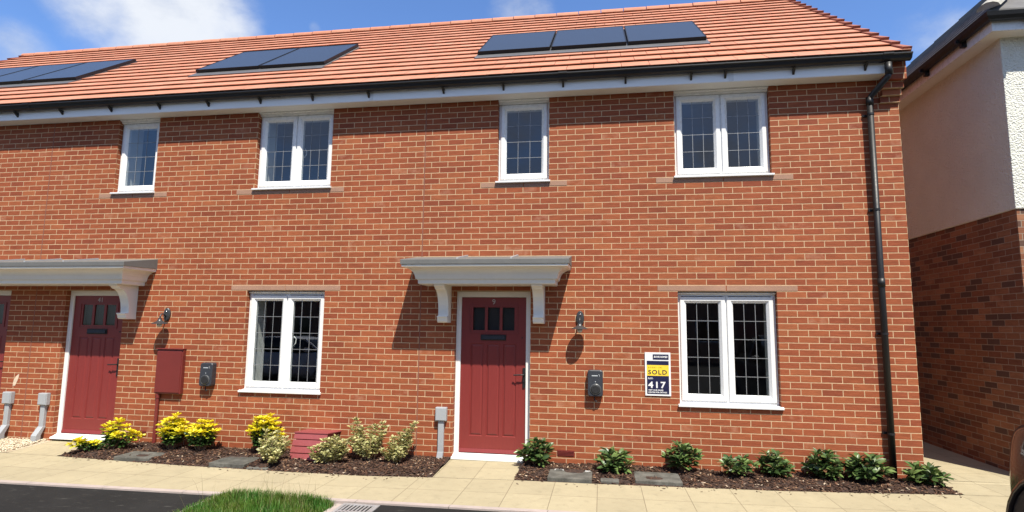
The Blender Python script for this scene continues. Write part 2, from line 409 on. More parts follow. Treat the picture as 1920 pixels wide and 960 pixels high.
# ------------------------------------------------------------------ mesh helpers
class MB:
    def __init__(s):
        s.v = []; s.f = []; s.c = []; s.mi = []; s.uv = None
    def add(s, verts, faces, col=None, mi=0):
        b = len(s.v); s.v += [tuple(x) for x in verts]; s.f += [tuple(b + i for i in f) for f in faces]
        s.mi += [mi] * len(faces)
        if col is not None: s.c += [(*col, 1.0)] * len(verts)
    def box(s, x0, x1, y0, y1, z0, z1, col=None, mi=0):
        s.add([(x0, y0, z0), (x1, y0, z0), (x1, y1, z0), (x0, y1, z0), (x0, y0, z1), (x1, y0, z1), (x1, y1, z1), (x0, y1, z1)],
              [(0, 3, 2, 1), (4, 5, 6, 7), (0, 1, 5, 4), (1, 2, 6, 5), (2, 3, 7, 6), (3, 0, 4, 7)], col, mi)
    def quad(s, a, b, c, d, col=None, mi=0):
        s.add([a, b, c, d], [(0, 1, 2, 3)], col, mi)
    def prism_x(s, prof, x0, x1, col=None, mi=0):
        """closed profile of (y,z), counter-clockwise seen from +x, extruded along x"""
        n = len(prof)
        s.add([(x0, y, z) for y, z in prof] + [(x1, y, z) for y, z in prof],
              [tuple(range(n))[::-1], tuple(range(n, 2 * n))] + [(i, (i + 1) % n, n + (i + 1) % n, n + i) for i in range(n)], col, mi)
    def rings(s, rings, cap0=True, cap1=True, col=None, mi=0):
        n = len(rings[0]); vs = [p for r in rings for p in r]; fs = []
        for k in range(len(rings) - 1):
            for i in range(n):
                j = (i + 1) % n
                fs.append((k * n + i, k * n + j, (k + 1) * n + j, (k + 1) * n + i))
        if cap0: fs.append(tuple(range(n))[::-1])
        if cap1: fs.append(tuple(range((len(rings) - 1) * n, len(rings) * n)))
        s.add(vs, fs, col, mi)
    def tube(s, pts, r, seg=10, cap=True, col=None, mi=0):
        pts = [Vector(p) for p in pts]; rs = r if isinstance(r, (list, tuple)) else [r] * len(pts)
        rings = []; up = Vector((0, 0, 1))
        for i, p in enumerate(pts):
            d = (pts[min(i + 1, len(pts) - 1)] - pts[max(i - 1, 0)]).normalized()
            a = d.cross(up)
            if a.length < 1e-3: a = d.cross(Vector((0, 1, 0)))
            a.normalize(); b = a.cross(d).normalized()
            if i and (a.dot(pa) < 0): a = -a; b = -b
            pa = a
            rings.append([tuple(p + a * math.cos(t) * rs[i] + b * math.sin(t) * rs[i]) for t in [2 * math.pi * k / seg for k in range(seg)]])
        s.rings(rings, cap, cap, col, mi)
    def lathe_y(s, cx, cz, prof, seg=24, sx=1.0, sz=1.0, col=None, mi=0):
        """prof: list of (radius, y) revolved about the y axis line through cx,cz"""
        rings = [[(cx + math.cos(t) * r * sx, y, cz + math.sin(t) * r * sz) for t in [2 * math.pi * k / seg for k in range(seg)]] for r, y in prof]
        s.rings(rings, True, True, col, mi)
    def lathe_z(s, cx, cy, prof, seg=24, col=None, mi=0):
        rings = [[(cx + math.cos(t) * r, cy + math.sin(t) * r, z) for t in [2 * math.pi * k / seg for k in range(seg)]] for r, z in prof]
        s.rings(rings, True, True, col, mi)
    def build(s, name, mat, parent=None, bevel=0.0, smooth=False, seg=2, fixn=True):
        me = bpy.data.meshes.new(name); me.from_pydata(s.v, [], s.f)
        mats = mat if isinstance(mat, (list, tuple)) else [mat]
        for m in mats: me.materials.append(m)
        if len(mats) > 1: me.polygons.foreach_set('material_index', s.mi)
        if s.c and len(s.c) == len(s.v):
            a = me.color_attributes.new('col', 'FLOAT_COLOR', 'POINT')
            a.data.foreach_set('color', np.array(s.c, dtype=np.float32).ravel())
        if fixn and len(s.f) < 40000:
            bm = bmesh.new(); bm.from_mesh(me); bmesh.ops.recalc_face_normals(bm, faces=bm.faces); bm.to_mesh(me); bm.free()
        if smooth: me.polygons.foreach_set('use_smooth', [True] * len(me.polygons))
        me.update()
        o = bpy.data.objects.new(name, me); COL.objects.link(o)
        if parent is not None:
            o.parent = parent
            o.matrix_parent_inverse = world_of(parent).inverted()
        if bevel:
            b = o.modifiers.new('bevel', 'BEVEL'); b.width = bevel; b.segments = seg; b.limit_method = 'ANGLE'; b.angle_limit = R(40)
        return o

def world_of(o):
    m = o.matrix_basis.copy()
    p = o
    while p.parent is not None:
        m = p.parent.matrix_basis @ p.matrix_parent_inverse @ m
        p = p.parent
    return m

def thing(name, label, cat, loc=(0, 0, 0), group=None):
    o = bpy.data.objects.new(name, None); COL.objects.link(o); o.location = loc
    o.empty_display_size = 0.2
    o['label'] = label; o['category'] = cat
    if group: o['group'] = group
    return o
def tag(o, label, cat, group=None):
    o['label'] = label; o['category'] = cat
    if group: o['group'] = group
    return o
def kind(o, k):
    o['kind'] = k; return o

def text_mesh(txt, size, extrude=0.0008, bold=0.0, spacing=1.0, shear=0.0):
    cu = bpy.data.curves.new('text', 'FONT'); cu.body = txt; cu.size = size; cu.extrude = extrude; cu.offset = bold
    cu.space_character = spacing; cu.shear = shear; cu.resolution_u = 3
    ob = bpy.data.objects.new('text_tmp', cu); COL.objects.link(ob)
    dg = bpy.context.evaluated_depsgraph_get(); dg.update()
    me = bpy.data.meshes.new_from_object(ob.evaluated_get(dg))
    vs = [tuple(v.co) for v in me.vertices]; fs = [tuple(p.vertices) for p in me.polygons]
    bpy.data.objects.remove(ob); bpy.data.curves.remove(cu); bpy.data.meshes.remove(me)
    return vs, fs
def add_text(mb, txt, x, z, y, size, bold=0.0, spacing=1.0, width=None, shear=0.0, mi=0, center=False):
    vs, fs = text_mesh(txt, size, 0.0006, bold, spacing, shear)
    if not vs: return
    xs = [v[0] for v in vs]; w0 = max(xs) - min(xs); k = (width / w0) if width else 1.0
    ox = -min(xs) * k - (w0 * k / 2 if center else 0)
    mb.add([(x + ox + v[0] * k, y - v[2], z + v[1]) for v in vs], fs, mi=mi)


# ------------------------------------------------------------------ ground
def gz_line(x): return -0.015 + 0.008 * (x + 4.46)
def H(x, y):
    """height of the paved ground"""
    far = gz_line(x)
    near = 0.004 * (x + 4.46) - 0.002
    if y >= 0: return near if x < 0.1 else max(near, far)
    if y > -0.8:
        t = -y / 0.8
        return near + (far - near) * t
    if y > -1.75: return far
    return far

def strip_mesh(name, xs, ys, mat, dz=0.0, uvf=None):
    """grid sheet following H with uv"""
    me = bpy.data.meshes.new(name); vs = []; fs = []; uvs = []
    nx, ny = len(xs), len(ys)
    for y in ys:
        for x in xs: vs.append((x, y, H(x, y) + dz))
    for j in range(ny - 1):
        for i in range(nx - 1):
            fs.append((j * nx + i, j * nx + i + 1, (j + 1) * nx + i + 1, (j + 1) * nx + i))
    me.from_pydata(vs, [], fs); me.materials.append(mat)
    if uvf:
        ul = me.uv_layers.new(name='UVMap')
        for lp in me.loops:
            v = vs[lp.vertex_index]; ul.data[lp.index].uv = uvf(v[0], v[1])
    me.update()
    o = bpy.data.objects.new(name, me); COL.objects.link(o); return o

BED_Y = -0.75
def bed_y(x):
    pts = [(-13, -0.55), (-10.38, -0.66), (-8.62, -0.79), (-7.14, -0.85), (-6.16, -0.87), (-5.37, -0.80), (-4.46, -0.755), (-3.57, -0.75), (-2.65, -0.72), (-1.72, -0.69), (-0.79, -0.61), (0.1, -0.51), (1.5, -0.42), (6, -0.3)]
    for (a, ya), (b, yb) in zip(pts, pts[1:]):
        if a <= x <= b: return ya + (yb - ya) * (x - a) / (b - a)
    return pts[0][1] if x < pts[0][0] else pts[-1][1]

g = MB(); g.quad((-600, -600, -0.45), (600, -600, -0.45), (600, 900, -0.45), (-600, 900, -0.45))
kind(g.build('ground', M_earth), 'structure')
# asphalt parking court: a sheet falling gently away from the kerb
road = MB()
for (xa, xb) in [(-40, -7.31), (-5.94, 30)]:
    n = 14
    for i in range(n):
        x0 = xa + (xb - xa) * i / n; x1 = xa + (xb - xa) * (i + 1) / n
        zc = lambda x: gz_line(max(-14, min(3, x))) - 0.012
        road.quad((x0, -7.5, -0.16), (x1, -7.5, -0.16), (x1, -1.78, zc(x1)), (x0, -1.78, zc(x0)))
road.quad((-40, -40, -0.2), (30, -40, -0.2), (30, -7.5, -0.16), (-40, -7.5, -0.16))
kind(road.build('road', M_asphalt), 'structure')

def uvf(x, y):
    by = bed_y(x); e = -1.705
    u = (x + 4.46) / 0.45
    u = (x + 4.46) / 0.45 if x > -5.4 else (x + 5.37) / 0.45 - 0.7
    if y >= by: v = (y - by) / 0.45 + 2
    else: v = 2 - 2 * (by - y) / (by - e) * 0.98
    return (u, v)
def pave_grid(name, x0, x1, dx, yfun):
    me = bpy.data.meshes.new(name); vs = []; fs = []
    xs = [x0 + i * (x1 - x0) / round((x1 - x0) / dx) for i in range(round((x1 - x0) / dx) + 1)]
    rows = None
    for x in xs:
        ys = yfun(x); rows = len(ys)
        for y in ys: vs.append((x, y, H(x, y)))
    for i in range(len(xs) - 1):
        for j in range(rows - 1):
            a = i * rows + j
            fs.append((a, a + rows, a + rows + 1, a + 1))
    me.from_pydata(vs, [], fs); me.materials.append(M_paving)
    ul = me.uv_layers.new(name='UVMap')
    for lp in me.loops:
        v = vs[lp.vertex_index]; ul.data[lp.index].uv = uvf(v[0], v[1])
    me.update(); o = bpy.data.objects.new(name, me); COL.objects.link(o); return kind(o, 'structure')
lin = lambda a, b, n: [a + (b - a) * i / n for i in range(n + 1)]
pave_grid('pavement', -15.0, 7.0, 0.15, lambda x: lin(-1.705, bed_y(x), 6))
# path to the middle door, to the left doors and round the right end of the terrace
def path_poly(name, L, Rr, n=10):
    """paved sheet between a left edge line and a right edge line (each from bed front to back)"""
    me = bpy.data.meshes.new(name); vs = []; fs = []; m = 6
    for j in range(n + 1):
        t = j / n
        a = (L[0][0] + (L[1][0] - L[0][0]) * t, L[0][1] + (L[1][1] - L[0][1]) * t)
        b = (Rr[0][0] + (Rr[1][0] - Rr[0][0]) * t, Rr[0][1] + (Rr[1][1] - Rr[0][1]) * t)
        for i in range(m + 1):
            s = i / m; x = a[0] + (b[0] - a[0]) * s; y = a[1] + (b[1] - a[1]) * s
            vs.append((x, y, H(x, y) + 0.001))
    for j in range(n):
        for i in range(m):
            k = j * (m + 1) + i; fs.append((k, k + 1, k + m + 2, k + m + 1))
    me.from_pydata(vs, [], fs); me.materials.append(M_paving)
    ul = me.uv_layers.new(name='UVMap')
    for lp in me.loops:
        v = vs[lp.vertex_index]; ul.data[lp.index].uv = uvf(v[0], v[1])
    me.update(); o = bpy.data.objects.new(name, me); COL.objects.link(o); return kind(o, 'structure')
path_poly('path', ((-5.37, -0.799), (-5.40, 0.06)), ((-4.46, -0.755), (-4.43, 0.06)))
path_poly('path', ((-11.15, bed_y(-11.15) - .004), (-11.22, 0.05)), ((-10.38, -0.664), (-10.22, 0.05)))
path_poly('path', ((-13.2, -0.554), (-13.1, 0.05)), ((-12.25, bed_y(-12.25) - .004), (-12.15, 0.05)))
path_poly('path', ((0.10, -0.508), (0.02, 0.05)), ((6.0, -0.299), (6.0, 0.05)))
path_poly('path', ((0.02, 0.05), (0.02, 9.0)), ((1.2, 0.05), (1.2, 9.0)), 24)
# edging kerb in front of the pavement
kb = MB()
xs = lin(-15, 7, 24)
for a, b in zip(xs, xs[1:]):
    za, zb = gz_line(a) + 0.004, gz_line(b) + 0.004
    kb.add([(a + .004, -1.78, za), (b, -1.78, zb), (b, -1.707, zb), (a + .004, -1.707, za), (a + .004, -1.78, za - 0.12), (b, -1.78, zb - 0.12)],
           [(0, 1, 2, 3), (0, 4, 5, 1)])
kind(kb.build('kerb', M_kerb), 'structure')
kb2 = MB()
for x0, x1 in ((-7.31, -7.25), (-6.02, -5.94)):
    kb2.box(x0, x1, -7.3, -1.784, -0.3, -0.005 + gz_line(x0) - 0.012)
kind(kb2.build('kerb', M_kerb, bevel=0.006), 'structure')
pl = MB()
pl.quad((-9.98, -7.0, -0.148), (-9.88, -7.0, -0.148), (-9.88, -1.79, gz_line(-9.9) - 0.008), (-9.98, -1.79, gz_line(-9.9) - 0.008))
kind(pl.build('road_markings', M_paintline), 'structure')

# ------------------------------------------------------------------ terrace
X0, X1 = -17.0, 0.0
EAVE, DEPTH = 4.65, 7.4
WIN = [  # name x0 x1 z0 z1 lights cols rows
    (-2.590, -1.455, 0.765, 2.10, 2, 3, 5),
    (-8.315, -7.175, 0.765, 2.10, 2, 3, 5),
    (-2.585, -1.450, 3.54, 4.645, 2, 3, 4),
    (-4.842, -4.165, 3.54, 4.645, 1, 3, 4),
    (-8.315, -7.175, 3.54, 4.645, 2, 3, 4),
    (-10.580, -9.905, 3.54, 4.645, 1, 3, 4)]
DOORS = [(-5.365, -4.389, 0.0, 2.10, '9'), (-11.195, -10.222, 0.0, 2.10, '41'), (-13.112, -12.139, 0.0, 2.10, '')]
house = thing('terraced_house', 'long red brick terrace with orange tiled roof and maroon front doors', 'house', (-8.5, 0, 0))

def wall_with_holes(mb, x0, x1, z0, z1, holes, y, flip=False):
    xs = sorted({x0, x1} | {h[0] for h in holes} | {h[1] for h in holes})
    zs = sorted({z0, z1} | {h[2] for h in holes} | {h[3] for h in holes})
    for a, b in zip(xs, xs[1:]):
        for c, d in zip(zs, zs[1:]):
            mx, mz = (a + b) / 2, (c + d) / 2
            if any(h[0] < mx < h[1] and h[2] < mz < h[3] for h in holes): continue
            mb.quad((a, y, c), (b, y, c), (b, y, d), (a, y, d))
holes = [(q[0], q[1], q[2] - 0.015, q[3]) for q in WIN] + [(d[0], d[1], -0.3, d[3]) for d in DOORS]
wl = MB()
wall_with_holes(wl, X0, X1, -0.3, EAVE + 0.2, holes, 0.0)
for h in holes:   # brick reveals
    wl.quad((h[0], 0, h[2]), (h[0], 0, h[3]), (h[0], 0.12, h[3]), (h[0], 0.12, h[2]))
    wl.quad((h[1], 0, h[2]), (h[1], 0.12, h[2]), (h[1], 0.12, h[3]), (h[1], 0, h[3]))
    wl.quad((h[0], 0, h[3]), (h[1], 0, h[3]), (h[1], 0.12, h[3]), (h[0], 0.12, h[3]))
    wl.quad((h[0], 0, h[2]), (h[0], 0.12, h[2]), (h[1], 0.12, h[2]), (h[1], 0, h[2]))
RT = 7.86
for x in (X0, X1):   # gables
    wl.add([(x, 0, -0.3), (x, DEPTH, -0.3), (x, DEPTH, EAVE + 0.2), (x, DEPTH / 2, RT - 0.1), (x, 0, EAVE + 0.2)], [(0, 1, 2, 3, 4)])
wl.quad((X0, DEPTH, -0.3), (X1, DEPTH, -0.3), (X1, DEPTH, EAVE + 0.2), (X0, DEPTH, EAVE + 0.2))
wall = wl.build('wall', M_brick, house, fixn=False)

# corbelled brick kneeler at the right end of the eaves
cb = MB()
for zz0, zz1, dep, xr in ((4.35, 4.425, 0.03, 0.004), (4.425, 4.5, 0.065, 0.012), (4.5, 4.585, 0.10, 0.020), (4.585, 4.84, 0.155, 0.030)):
    cb.box(-0.2 - (0.012 if zz0 < 4.4 else 0), xr, -dep, 0.25, zz0, zz1 - 0.001)
cb.build('corbel', M_brick, wall)

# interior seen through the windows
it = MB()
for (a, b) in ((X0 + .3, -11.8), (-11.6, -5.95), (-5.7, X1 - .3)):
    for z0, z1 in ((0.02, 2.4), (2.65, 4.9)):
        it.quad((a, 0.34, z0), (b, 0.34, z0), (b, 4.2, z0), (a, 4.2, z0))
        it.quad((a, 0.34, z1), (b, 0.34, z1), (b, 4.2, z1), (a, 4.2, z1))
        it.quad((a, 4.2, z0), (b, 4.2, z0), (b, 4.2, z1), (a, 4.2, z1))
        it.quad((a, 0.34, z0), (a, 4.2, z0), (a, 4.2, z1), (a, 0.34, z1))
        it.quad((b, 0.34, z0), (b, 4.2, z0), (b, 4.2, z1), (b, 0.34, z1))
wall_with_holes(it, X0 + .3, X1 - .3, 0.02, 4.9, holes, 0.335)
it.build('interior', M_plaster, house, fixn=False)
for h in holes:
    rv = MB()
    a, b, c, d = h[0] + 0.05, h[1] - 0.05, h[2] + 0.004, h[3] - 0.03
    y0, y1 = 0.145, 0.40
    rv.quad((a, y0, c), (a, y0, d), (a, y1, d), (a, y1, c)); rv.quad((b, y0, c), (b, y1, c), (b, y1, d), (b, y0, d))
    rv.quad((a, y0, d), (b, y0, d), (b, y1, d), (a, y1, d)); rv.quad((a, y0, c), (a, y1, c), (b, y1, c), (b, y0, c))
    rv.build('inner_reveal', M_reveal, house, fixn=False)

# stone courses over and under the windows
for nm, x0, x1, z0 in (('lintel', -2.828, -1.222, 2.1), ('lintel', -8.558, -6.955, 2.1), ('stone_sill', -2.822, -1.212, 3.45), ('stone_sill', -5.057, -3.932, 3.45),
                       ('stone_sill', -8.582, -6.971, 3.45), ('stone_sill', -10.811, -9.69, 3.45)):
    b = MB(); xm = (x0 + x1) / 2
    b.box(x0, xm - .005, -0.004, 0.09, z0 + 0.006, z0 + 0.070); b.box(xm + .005, x1, -0.004, 0.09, z0 + 0.006, z0 + 0.070)
    b.build(nm, M_stone, house, bevel=0.002)
for x, zt in ((-5.832, 4.64), (-11.70, 4.64)):
    b = MB(); b.box(x - .006, x + .006, -0.0025, 0.02, 0.0, zt); b.build('movement_joint', M_joint, house)
for x in (-9.80, -3.945, -0.56):
    b = MB()
    b.box(x - .105, x + .105, -0.002, 0.05, 0.098, 0.168)
    for k in range(4): b.box(x - .097, x + .097, -0.008, 0.0, 0.105 + k * 0.0155, 0.113 + k * 0.0155)
    b.build('air_brick', M_maroon, house)

def frame_rect(mb, x0, x1, z0, z1, wv, y0, y1, wb=None, wt=None):
    """mitred frame of width wv"""
    wb = wb or wv; wt = wt or wv
    o = [(x0, z0), (x1, z0), (x1, z1), (x0, z1)]; i = [(x0 + wv, z0 + wb), (x1 - wv, z0 + wb), (x1 - wv, z1 - wt), (x0 + wv, z1 - wt)]
    vs = [(x, y0, z) for x, z in o] + [(x, y0, z) for x, z in i] + [(x, y1, z) for x, z in o] + [(x, y1, z) for x, z in i]
    fs = []
    for k in range(4):
        j = (k + 1) % 4
        fs += [(k, j, 4 + j, 4 + k), (8 + j, 8 + k, 12 + k, 12 + j), (8 + k, 8 + j, j, k), (4 + k, 4 + j, 12 + j, 12 + k)]
    mb.add(vs, fs)

def sash_rect(mb, x0, x1, z0, z1, wv, yo, yb, yg):
    """sash with a chamfered inner bead running back to the glass"""
    b1 = wv * 0.62
    lv = [(0, yb), (0, yo + 0.006), (0.006, yo), (b1, yo), (wv, yg), (wv, yb)]
    rings = []
    for ins, y in lv:
        rings.append([(x0 + ins, y, z0 + ins), (x1 - ins, y, z0 + ins), (x1 - ins, y, z1 - ins), (x0 + ins, y, z1 - ins)])
    mb.rings(rings, False, False)
    n = len(rings)
    # close the back
    b = len(mb.v) - n * 4
    mb.f += [(b + i, b + (i + 1) % 4, b + (n - 1) * 4 + (i + 1) % 4, b + (n - 1) * 4 + i) for i in range(4)]; mb.mi += [0] * 4

YF = 0.07
for (x0, x1, z0, z1, nl, nc, nr) in WIN:
    upper = z0 > 3
    f = MB(); frame_rect(f, x0 + .003, x1 - .003, z0, z1 - .003, 0.042, YF, YF + 0.07, 0.05, 0.05)
    xm = (x0 + x1) / 2
    if nl == 2: f.box(xm - 0.03, xm + 0.03, YF + 0.001, YF + 0.068, z0 + 0.05, z1 - 0.053)
    win = f.build('window', M_upvc, house, bevel=0.003)
    lights = [(x0 + 0.030, xm - 0.008), (xm + 0.008, x1 - 0.030)] if nl == 2 else [(x0 + 0.030, x1 - 0.030)]
    for (a, b) in lights:
        zb, zt = z0 + 0.036, z1 - (0.062 if not upper else 0.055)
        s_ = MB(); wv = 0.075
        sash_rect(s_, a, b, zb, zt, wv, YF - 0.016, YF + 0.05, YF + 0.012)
        s_.build('sash', M_upvc, win, fixn=True)
        ga, gb, gzb, gzt = a + wv - .004, b - wv + .004, zb + wv - .004, zt - wv + .004
        p_ = MB(); p_.quad((ga, YF + 0.014, gzb), (gb, YF + 0.014, gzb), (gb, YF + 0.014, gzt), (ga, YF + 0.014, gzt))
        p_.build('pane', M_glass, win, fixn=False)
        l_ = MB(); t = 0.0031
        for k in range(1, nc):
            xx = ga + (gb - ga) * k / nc; l_.box(xx - t, xx + t, YF + 0.0105, YF + 0.013, gzb, gzt)
        for k in range(1, nr):
            zz = gzb + (gzt - gzb) * k / nr; l_.box(ga, gb, YF + 0.010, YF + 0.0125, zz - t, zz + t)
        l_.build('lead_lattice', M_pane_lead, win)
        if nl == 2 and a > xm:   # inside handle seen through the pane
            h_ = MB(); h_.tube([(a + .055, YF + .10, (zb + zt) / 2 - .07), (a + .075, YF + .115, (zb + zt) / 2 - .03), (a + .078, YF + .115, (zb + zt) / 2 + .03), (a + .06, YF + .09, (zb + zt) / 2 + .06)], 0.008, 8)
            h_.build('handle', M_upvc, win, smooth=True)
    s_ = MB()
    zt = z0
    s_.prism_x([(-0.036, zt - 0.030), (-0.030, zt - 0.034), (YF + .05, zt - 0.034), (YF + .05, zt + 0.004), (YF - 0.02, zt + 0.004), (-0.036, zt - 0.010)], x0 + .002, x1 - .002)
    # horns outside the reveal
    s_.prism_x([(-0.036, zt - 0.030), (-0.030, zt - 0.034), (-0.002, zt - 0.034), (-0.002, zt - 0.001), (-0.036, zt - 0.010)], x0 - .02, x0 + .002)
    s_.prism_x([(-0.036, zt - 0.030), (-0.030, zt - 0.034), (-0.002, zt - 0.034), (-0.002, zt - 0.001), (-0.036, zt - 0.010)], x1 - .002, x1 + .02)
    s_.build('sill', M_upvc, win, bevel=0.002)
    h_ = MB()
    if upper:
        h_.prism_x([(YF - 0.030, z1 - 0.048), (YF, z1 - 0.052), (YF, z1), (YF - 0.068, z1), (YF - 0.068, z1 - 0.014), (YF - 0.036, z1 - 0.020)], x0 + .002, x1 - .002)
    else:
        h_.prism_x([(YF - 0.014, z1 - 0.034), (YF, z1 - 0.034), (YF, z1 - 0.012), (YF - 0.030, z1 - 0.012), (YF - 0.030, z1 - 0.022)], x0 + .004, x1 - .004)
    h_.build('head_drip', M_upvc, win)

# doors
def door(x0, x1, z0, z1, num):
    yf = YF
    fr = MB()
    frame_rect(fr, x0 + .002, x1 - .002, 0.035, z1 - .002, 0.062, yf, yf + 0.07, 0.03, 0.072)
    fr.box(x0 + 0.012, x1 - 0.012, yf - 0.006, yf + 0.0, 0.06, z1 - 0.012) if False else None
    a, b = x0 + 0.060, x1 - 0.060; zb, zt = 0.070, z1 - 0.078
    cx = (a + b) / 2
    leaf = MB()
    yl = yf + 0.022
    gl = []
    gw, gap = 0.157, 0.036
    gx0 = cx - (3 * gw + 2 * gap) / 2
    gtop, gbot = zt - 0.128, zt - 0.422
    lh = []
    for k in range(3): lh.append((gx0 + k * (gw + gap), gx0 + k * (gw + gap) + gw, gbot, gtop))
    ph = []
    pt, pb = zt - 0.592, zb + 0.205
    pxs = [(cx - 0.298, cx - 0.128), (cx - 0.085, cx + 0.085), (cx + 0.128, cx + 0.298)]
    for q in pxs: ph.append((q[0], q[1], pb, pt))
    wall_with_holes(leaf, a, b, zb, zt, lh + ph, yl)
    for h in ph:   # recessed field with a raised inner panel
        d = 0.011; i = 0.014; j = 0.032
        r0 = [(h[0], yl, h[2]), (h[1], yl, h[2]), (h[1], yl, h[3]), (h[0], yl, h[3])]
        def ins(q, y): return [(h[0] + q, y, h[2] + q), (h[1] - q, y, h[2] + q), (h[1] - q, y, h[3] - q), (h[0] + q, y, h[3] - q)]
        leaf.rings([r0, ins(i * .5, yl + d), ins(i, yl + d), ins(j, yl + 0.0012)], False, True)
    for h in lh:
        r0 = [(h[0], yl, h[2]), (h[1], yl, h[2]), (h[1], yl, h[3]), (h[0], yl, h[3])]
        leaf.rings([r0, [(x, yl + .02, z) for x, y, z in r0]], False, False)
    leaf.box(a, b, yl + .03, yl + .04, zb, gbot - .02)
    # glazing surround moulding
    frame_rect(leaf, gx0 - 0.045, gx0 + 3 * gw + 2 * gap + 0.045, gbot - 0.045, gtop + 0.03, 0.014, yl - 0.008, yl + .002)
    leaf.prism_x([(yl - 0.022, zb + 0.006), (yl, zb + 0.004), (yl, zb + 0.05), (yl - 0.006, zb + 0.05)], a + .01, b - .01)
    dr = leaf.build('door', M_door, house, fixn=False)
    fr.build('frame', M_white, dr, bevel=0.004)
    s_ = MB(); s_.prism_x([(-0.02, 0.0), (yf + .06, 0.0), (yf + .06, 0.062), (yf + .0, 0.058), (-0.02, 0.022)], x0 - 0.012, x1 + 0.012)
    s_.build('threshold', M_white, dr, bevel=0.003)
    for h in lh:
        p_ = MB(); p_.quad((h[0], yl + .012, h[2]), (h[1], yl + .012, h[2]), (h[1], yl + .012, h[3]), (h[0], yl + .012, h[3])); p_.build('pane', M_doorglass, dr, fixn=False)
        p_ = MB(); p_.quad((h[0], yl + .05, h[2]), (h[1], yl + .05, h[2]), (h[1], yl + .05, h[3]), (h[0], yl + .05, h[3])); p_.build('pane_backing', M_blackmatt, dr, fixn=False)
    lb = MB(); zl = gbot - 0.128
    lb.box(cx - .165, cx + .165, yl - .012, yl, zl, zl + .072); lb.prism_x([(yl - .03, zl + .012), (yl - .012, zl + .010), (yl - .012, zl + .062), (yl - .020, zl + .062)], cx - .150, cx + .150)
    lb.build('letterbox', M_black, dr, bevel=0.003)
    hd = MB(); hx = b - 0.028
    hd.box(hx - .016, hx + .016, yl - .014, yl, 0.885, 1.135)
    hd.tube([(hx, yl - .012, 1.05), (hx, yl - .055, 1.05), (hx - .03, yl - .058, 1.05), (hx - .125, yl - .055, 1.045)], 0.009, 8)
    hd.lathe_y(hx, 0.965, [(0.011, yl - .014), (0.011, yl - .022)], 12)
    hd.build('handle', M_black, dr, smooth=False, bevel=0.002)
    sp = MB(); sp.lathe_y(b - .055, gbot - .09, [(0.009, yl), (0.009, yl - .006), (0.004, yl - .007)], 12); sp.build('spyhole', M_blackmatt, dr)
    if num:
        nm = MB(); add_text(nm, num, cx + 0.0, zt - 0.088, yl - .004, 0.095, bold=0.0003, center=True); nm.build('numeral', M_lettersilver, dr, fixn=False)
    return dr
for d in DOORS: door(*d)

# canopies
def canopy(xl, xr, brackets, ribs):
    zt = 2.447; D = 0.57
    lv = [(2.402, 0.004), (2.385, 0.012), (2.362, 0.014), (2.352, 0.05), (2.342, 0.078), (2.325, 0.105), (2.300, 0.126), (2.270, 0.140), (2.240, 0.147), (2.222, 0.150),
          (2.222, 0.163), (2.214, 0.166), (2.208, 0.174), (2.168, 0.177), (2.160, 0.184)]
    mb = MB(); rings = []
    for z, o in lv: rings.append([(xl + o, 0.0, z), (xl + o, -D + o, z), (xr - o, -D + o, z), (xr - o, 0.0, z)])
    mb.rings(rings, True, True)
    can = mb.build('canopy', M_grp, house, fixn=True)
    rf = MB(); zb = 2.545
    rf.add([(xl, 0, 2.40), (xr, 0, 2.40), (xr, -D, 2.387), (xl, -D, 2.387), (xl, 0, zb), (xr, 0, zb), (xr, -D, zt), (xl, -D, zt)],
           [(0, 1, 2, 3), (4, 7, 6, 5), (3, 2, 6, 7), (0, 3, 7, 4), (1, 5, 6, 2)])
    rf.build('canopy_roof', M_lead, can, bevel=0.004)
    for x in ribs:
        rb = MB()
        rb.add([(x - .012, 0, zb), (x + .012, 0, zb), (x + .012, -D + .04, zt + .004), (x - .012, -D + .04, zt + .004), (x - .012, 0, zb + .022), (x + .012, 0, zb + .022), (x + .012, -D + .04, zt + .024), (x - .012, -D + .04, zt + .024)],
               [(4, 7, 6, 5), (3, 2, 6, 7), (0, 3, 7, 4), (1, 5, 6, 2)])
        rb.build('roof_rib', M_grey, can)
    for x in brackets:
        hw = 0.066
        prof = [(0, 2.160), (-0.37, 2.160), (-0.365, 2.140), (-0.335, 2.128), (-0.315, 2.112)]
        for k in range(0, 9):
            t = k / 8; ang = t * math.pi / 2
            prof.append((-0.135 - 0.175 * (1 - math.sin(ang)), 1.79 + 0.315 * math.cos(ang)))
        prof += [(-0.135, 1.775), (-0.200, 1.775), (-0.200, 1.760), (-0.185, 1.745), (-0.175, 1.705), (-0.155, 1.690), (0, 1.690)]
        b_ = MB(); b_.prism_x(prof, x - hw, x + hw)
        b_.build('bracket', M_grp, can, bevel=0.004)
canopy(-5.920, -3.872, (-5.485, -4.272), (-5.22, -4.56))
canopy(-13.60, -9.742, (-10.078, -13.26), (-12.6, -11.98, -11.34, -10.72))

# eaves
fs_ = MB(); fs_.box(X0, -0.200, -0.190, -0.170, 4.65, 4.845); fs_.box(-0.2, -0.19, -0.188, 0.0, 4.652, 4.84)
M_fascia = simple('white_fascia', (0.87, 0.87, 0.86), 0.35, var=0.015, scale=2)  # lighter than the window white, to lift this trim in its shade
fas = fs_.build('fascia', M_fascia, house)
for x in (-1.93, -6.55, -2.95 - 3.6 * 3):
    b = MB(); b.box(x - .03, x + .03, -0.193, -0.190, 4.652, 4.84); b.build('fascia_joint', M_upvc, fas)
sf = MB(); sf.box(X0, -0.2, -0.188, -0.002, 4.643, 4.655); sf.build('soffit', M_white, house)

